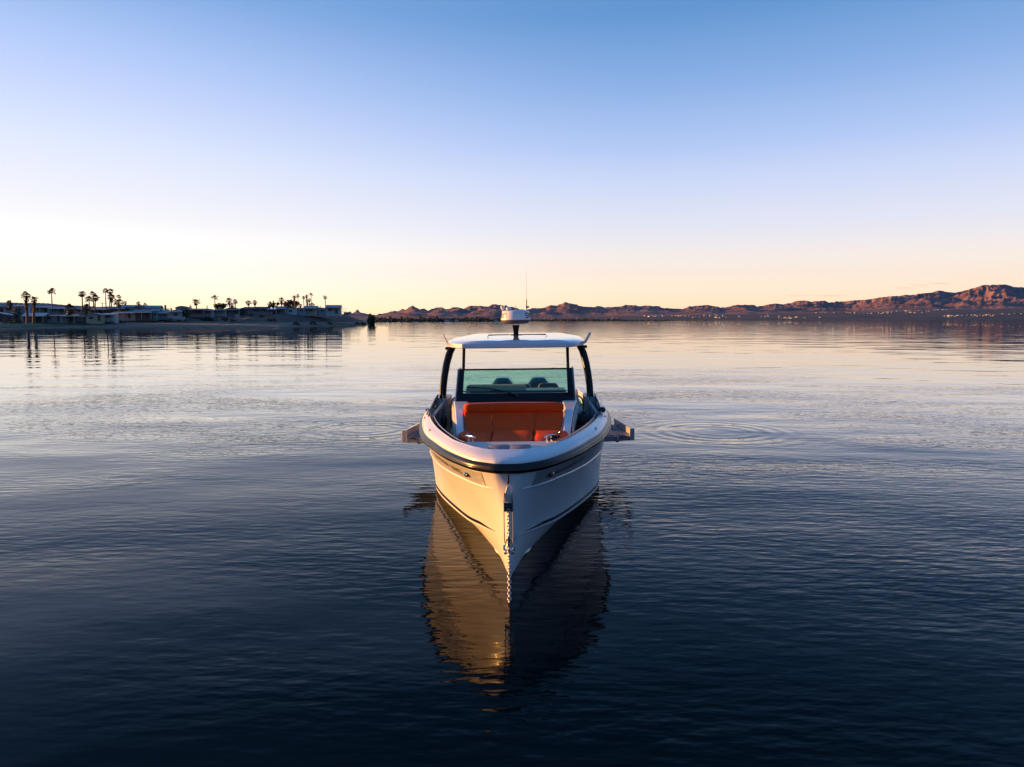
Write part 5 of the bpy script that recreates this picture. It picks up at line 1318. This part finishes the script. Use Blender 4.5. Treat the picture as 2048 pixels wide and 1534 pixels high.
town(1880, 2060, 633.5, 628.5, 44, 'tiny house among trees in the shaded town at the picture edge', 'houses of the shaded edge town', .75, 7)
town(1060, 1250, 637.6, 636.8, 12, 'tiny house on the dark shore beyond the hardtop', 'far houses beyond the hardtop', .45, 8)
for (u, lab) in ((893.5, 'pale low building lit by the sun in the far tree belt'), (897.5, 'small bright hut beside the lit building in the far tree belt'), (914, 'pale blue roofed shed in the far tree belt'), (992, 'grey shed in the far tree belt next to the radar')):
    D = farD(u) + 12; mb = MB(); w_ = 2.6 if 'hut' in lab else 5
    mb.box((0, 0, .5), (w_, 3, 1.2)); mb.prism([(-1.9, 1.1), (0, 1.6), (1.9, 1.1)], lambda p: Vector((-w_ / 2 - .3, p[0], p[1])), lambda p: Vector((w_ / 2 + .3, p[0], p[1])))
    o = mb.build('shed', HW['white']); o.location = upt(u, D - 8, plain_z(u, D) + .3); tag(o, lab, 'shed')

# ---- thin dusk clouds low over the big range
def cloud(parts, label, Y=26000):
    mb = MB()
    for (u, v, wu, hv) in parts:
        c = P(u, v, Y); rx = wu / 2 * Y / F; rzz = hv / 2 * Y / F
        n1, n2 = 10, 20; rings = []
        for i in range(n1 + 1):
            a = math.pi * i / n1; ring = []
            for j in range(n2):
                b_ = 2 * math.pi * j / n2; d = Vector((math.sin(a) * math.cos(b_), math.sin(a) * math.sin(b_), math.cos(a)))
                k = 1 + .35 * noise.noise(d * 1.7 + Vector((u, v, 0)))
                ring.append(c + Vector((d.x * rx * k, d.y * rx * .6 * k, d.z * rzz * k)))
            rings.append(ring)
        mb.loft(rings)
    m, nt, N, L, b = new_mat('cloud_vapour'); N.remove(b)
    pv = N.new('ShaderNodeVolumePrincipled'); pv.inputs['Color'].default_value = (.90, .72, .70, 1); pv.inputs['Density'].default_value = .00034; pv.inputs['Anisotropy'].default_value = .2
    L.new(pv.outputs[0], N['Material Output'].inputs['Volume'])
    o = mb.build('cloud', m); tag(o, label, 'cloud', 'thin clouds over the mountains'); return o
cloud([(1600, 591.2, 50, 4.5), (1578, 592.2, 55, 2.6)], 'long flat pinkish cloud, lowest one, over the mid mountains')
cloud([(1662, 591.6, 70, 3.4), (1692, 590.8, 30, 2.2)], 'thin flat cloud trailing beside the lowest pinkish cloud')
cloud([(1808, 575.5, 42, 4.8), (1840, 570.2, 46, 4.0)], 'pinkish cloud bank stepping up over the notch of the big range, lower half')
cloud([(1878, 567.0, 46, 5.0), (1898, 567.6, 26, 3.4)], 'pinkish cloud bank over the notch of the big range, upper half')
cloud([(1932, 552.8, 13, 2.2)], 'little round cloud scrap above the highest peak, first of three')
cloud([(1959, 552.2, 16, 2.6)], 'largest cloud scrap above the highest peak')
cloud([(1982, 552.2, 9, 1.8)], 'smallest cloud scrap above the highest peak')

# ---- evening air between the shores
mb = MB(); mb.box((4000, 6800, 480), (44000, 16400, 1000))
m, nt, N, L, b = new_mat('evening_air'); N.remove(b)
pv = N.new('ShaderNodeVolumePrincipled'); pv.inputs['Color'].default_value = (.07, .22, .95, 1); pv.inputs['Density'].default_value = 1.6e-5; pv.inputs['Anisotropy'].default_value = 0
L.new(pv.outputs[0], N['Material Output'].inputs['Volume'])
tag(mb.build('haze', m), 'thin evening haze over the lake and mountains', kind='stuff')
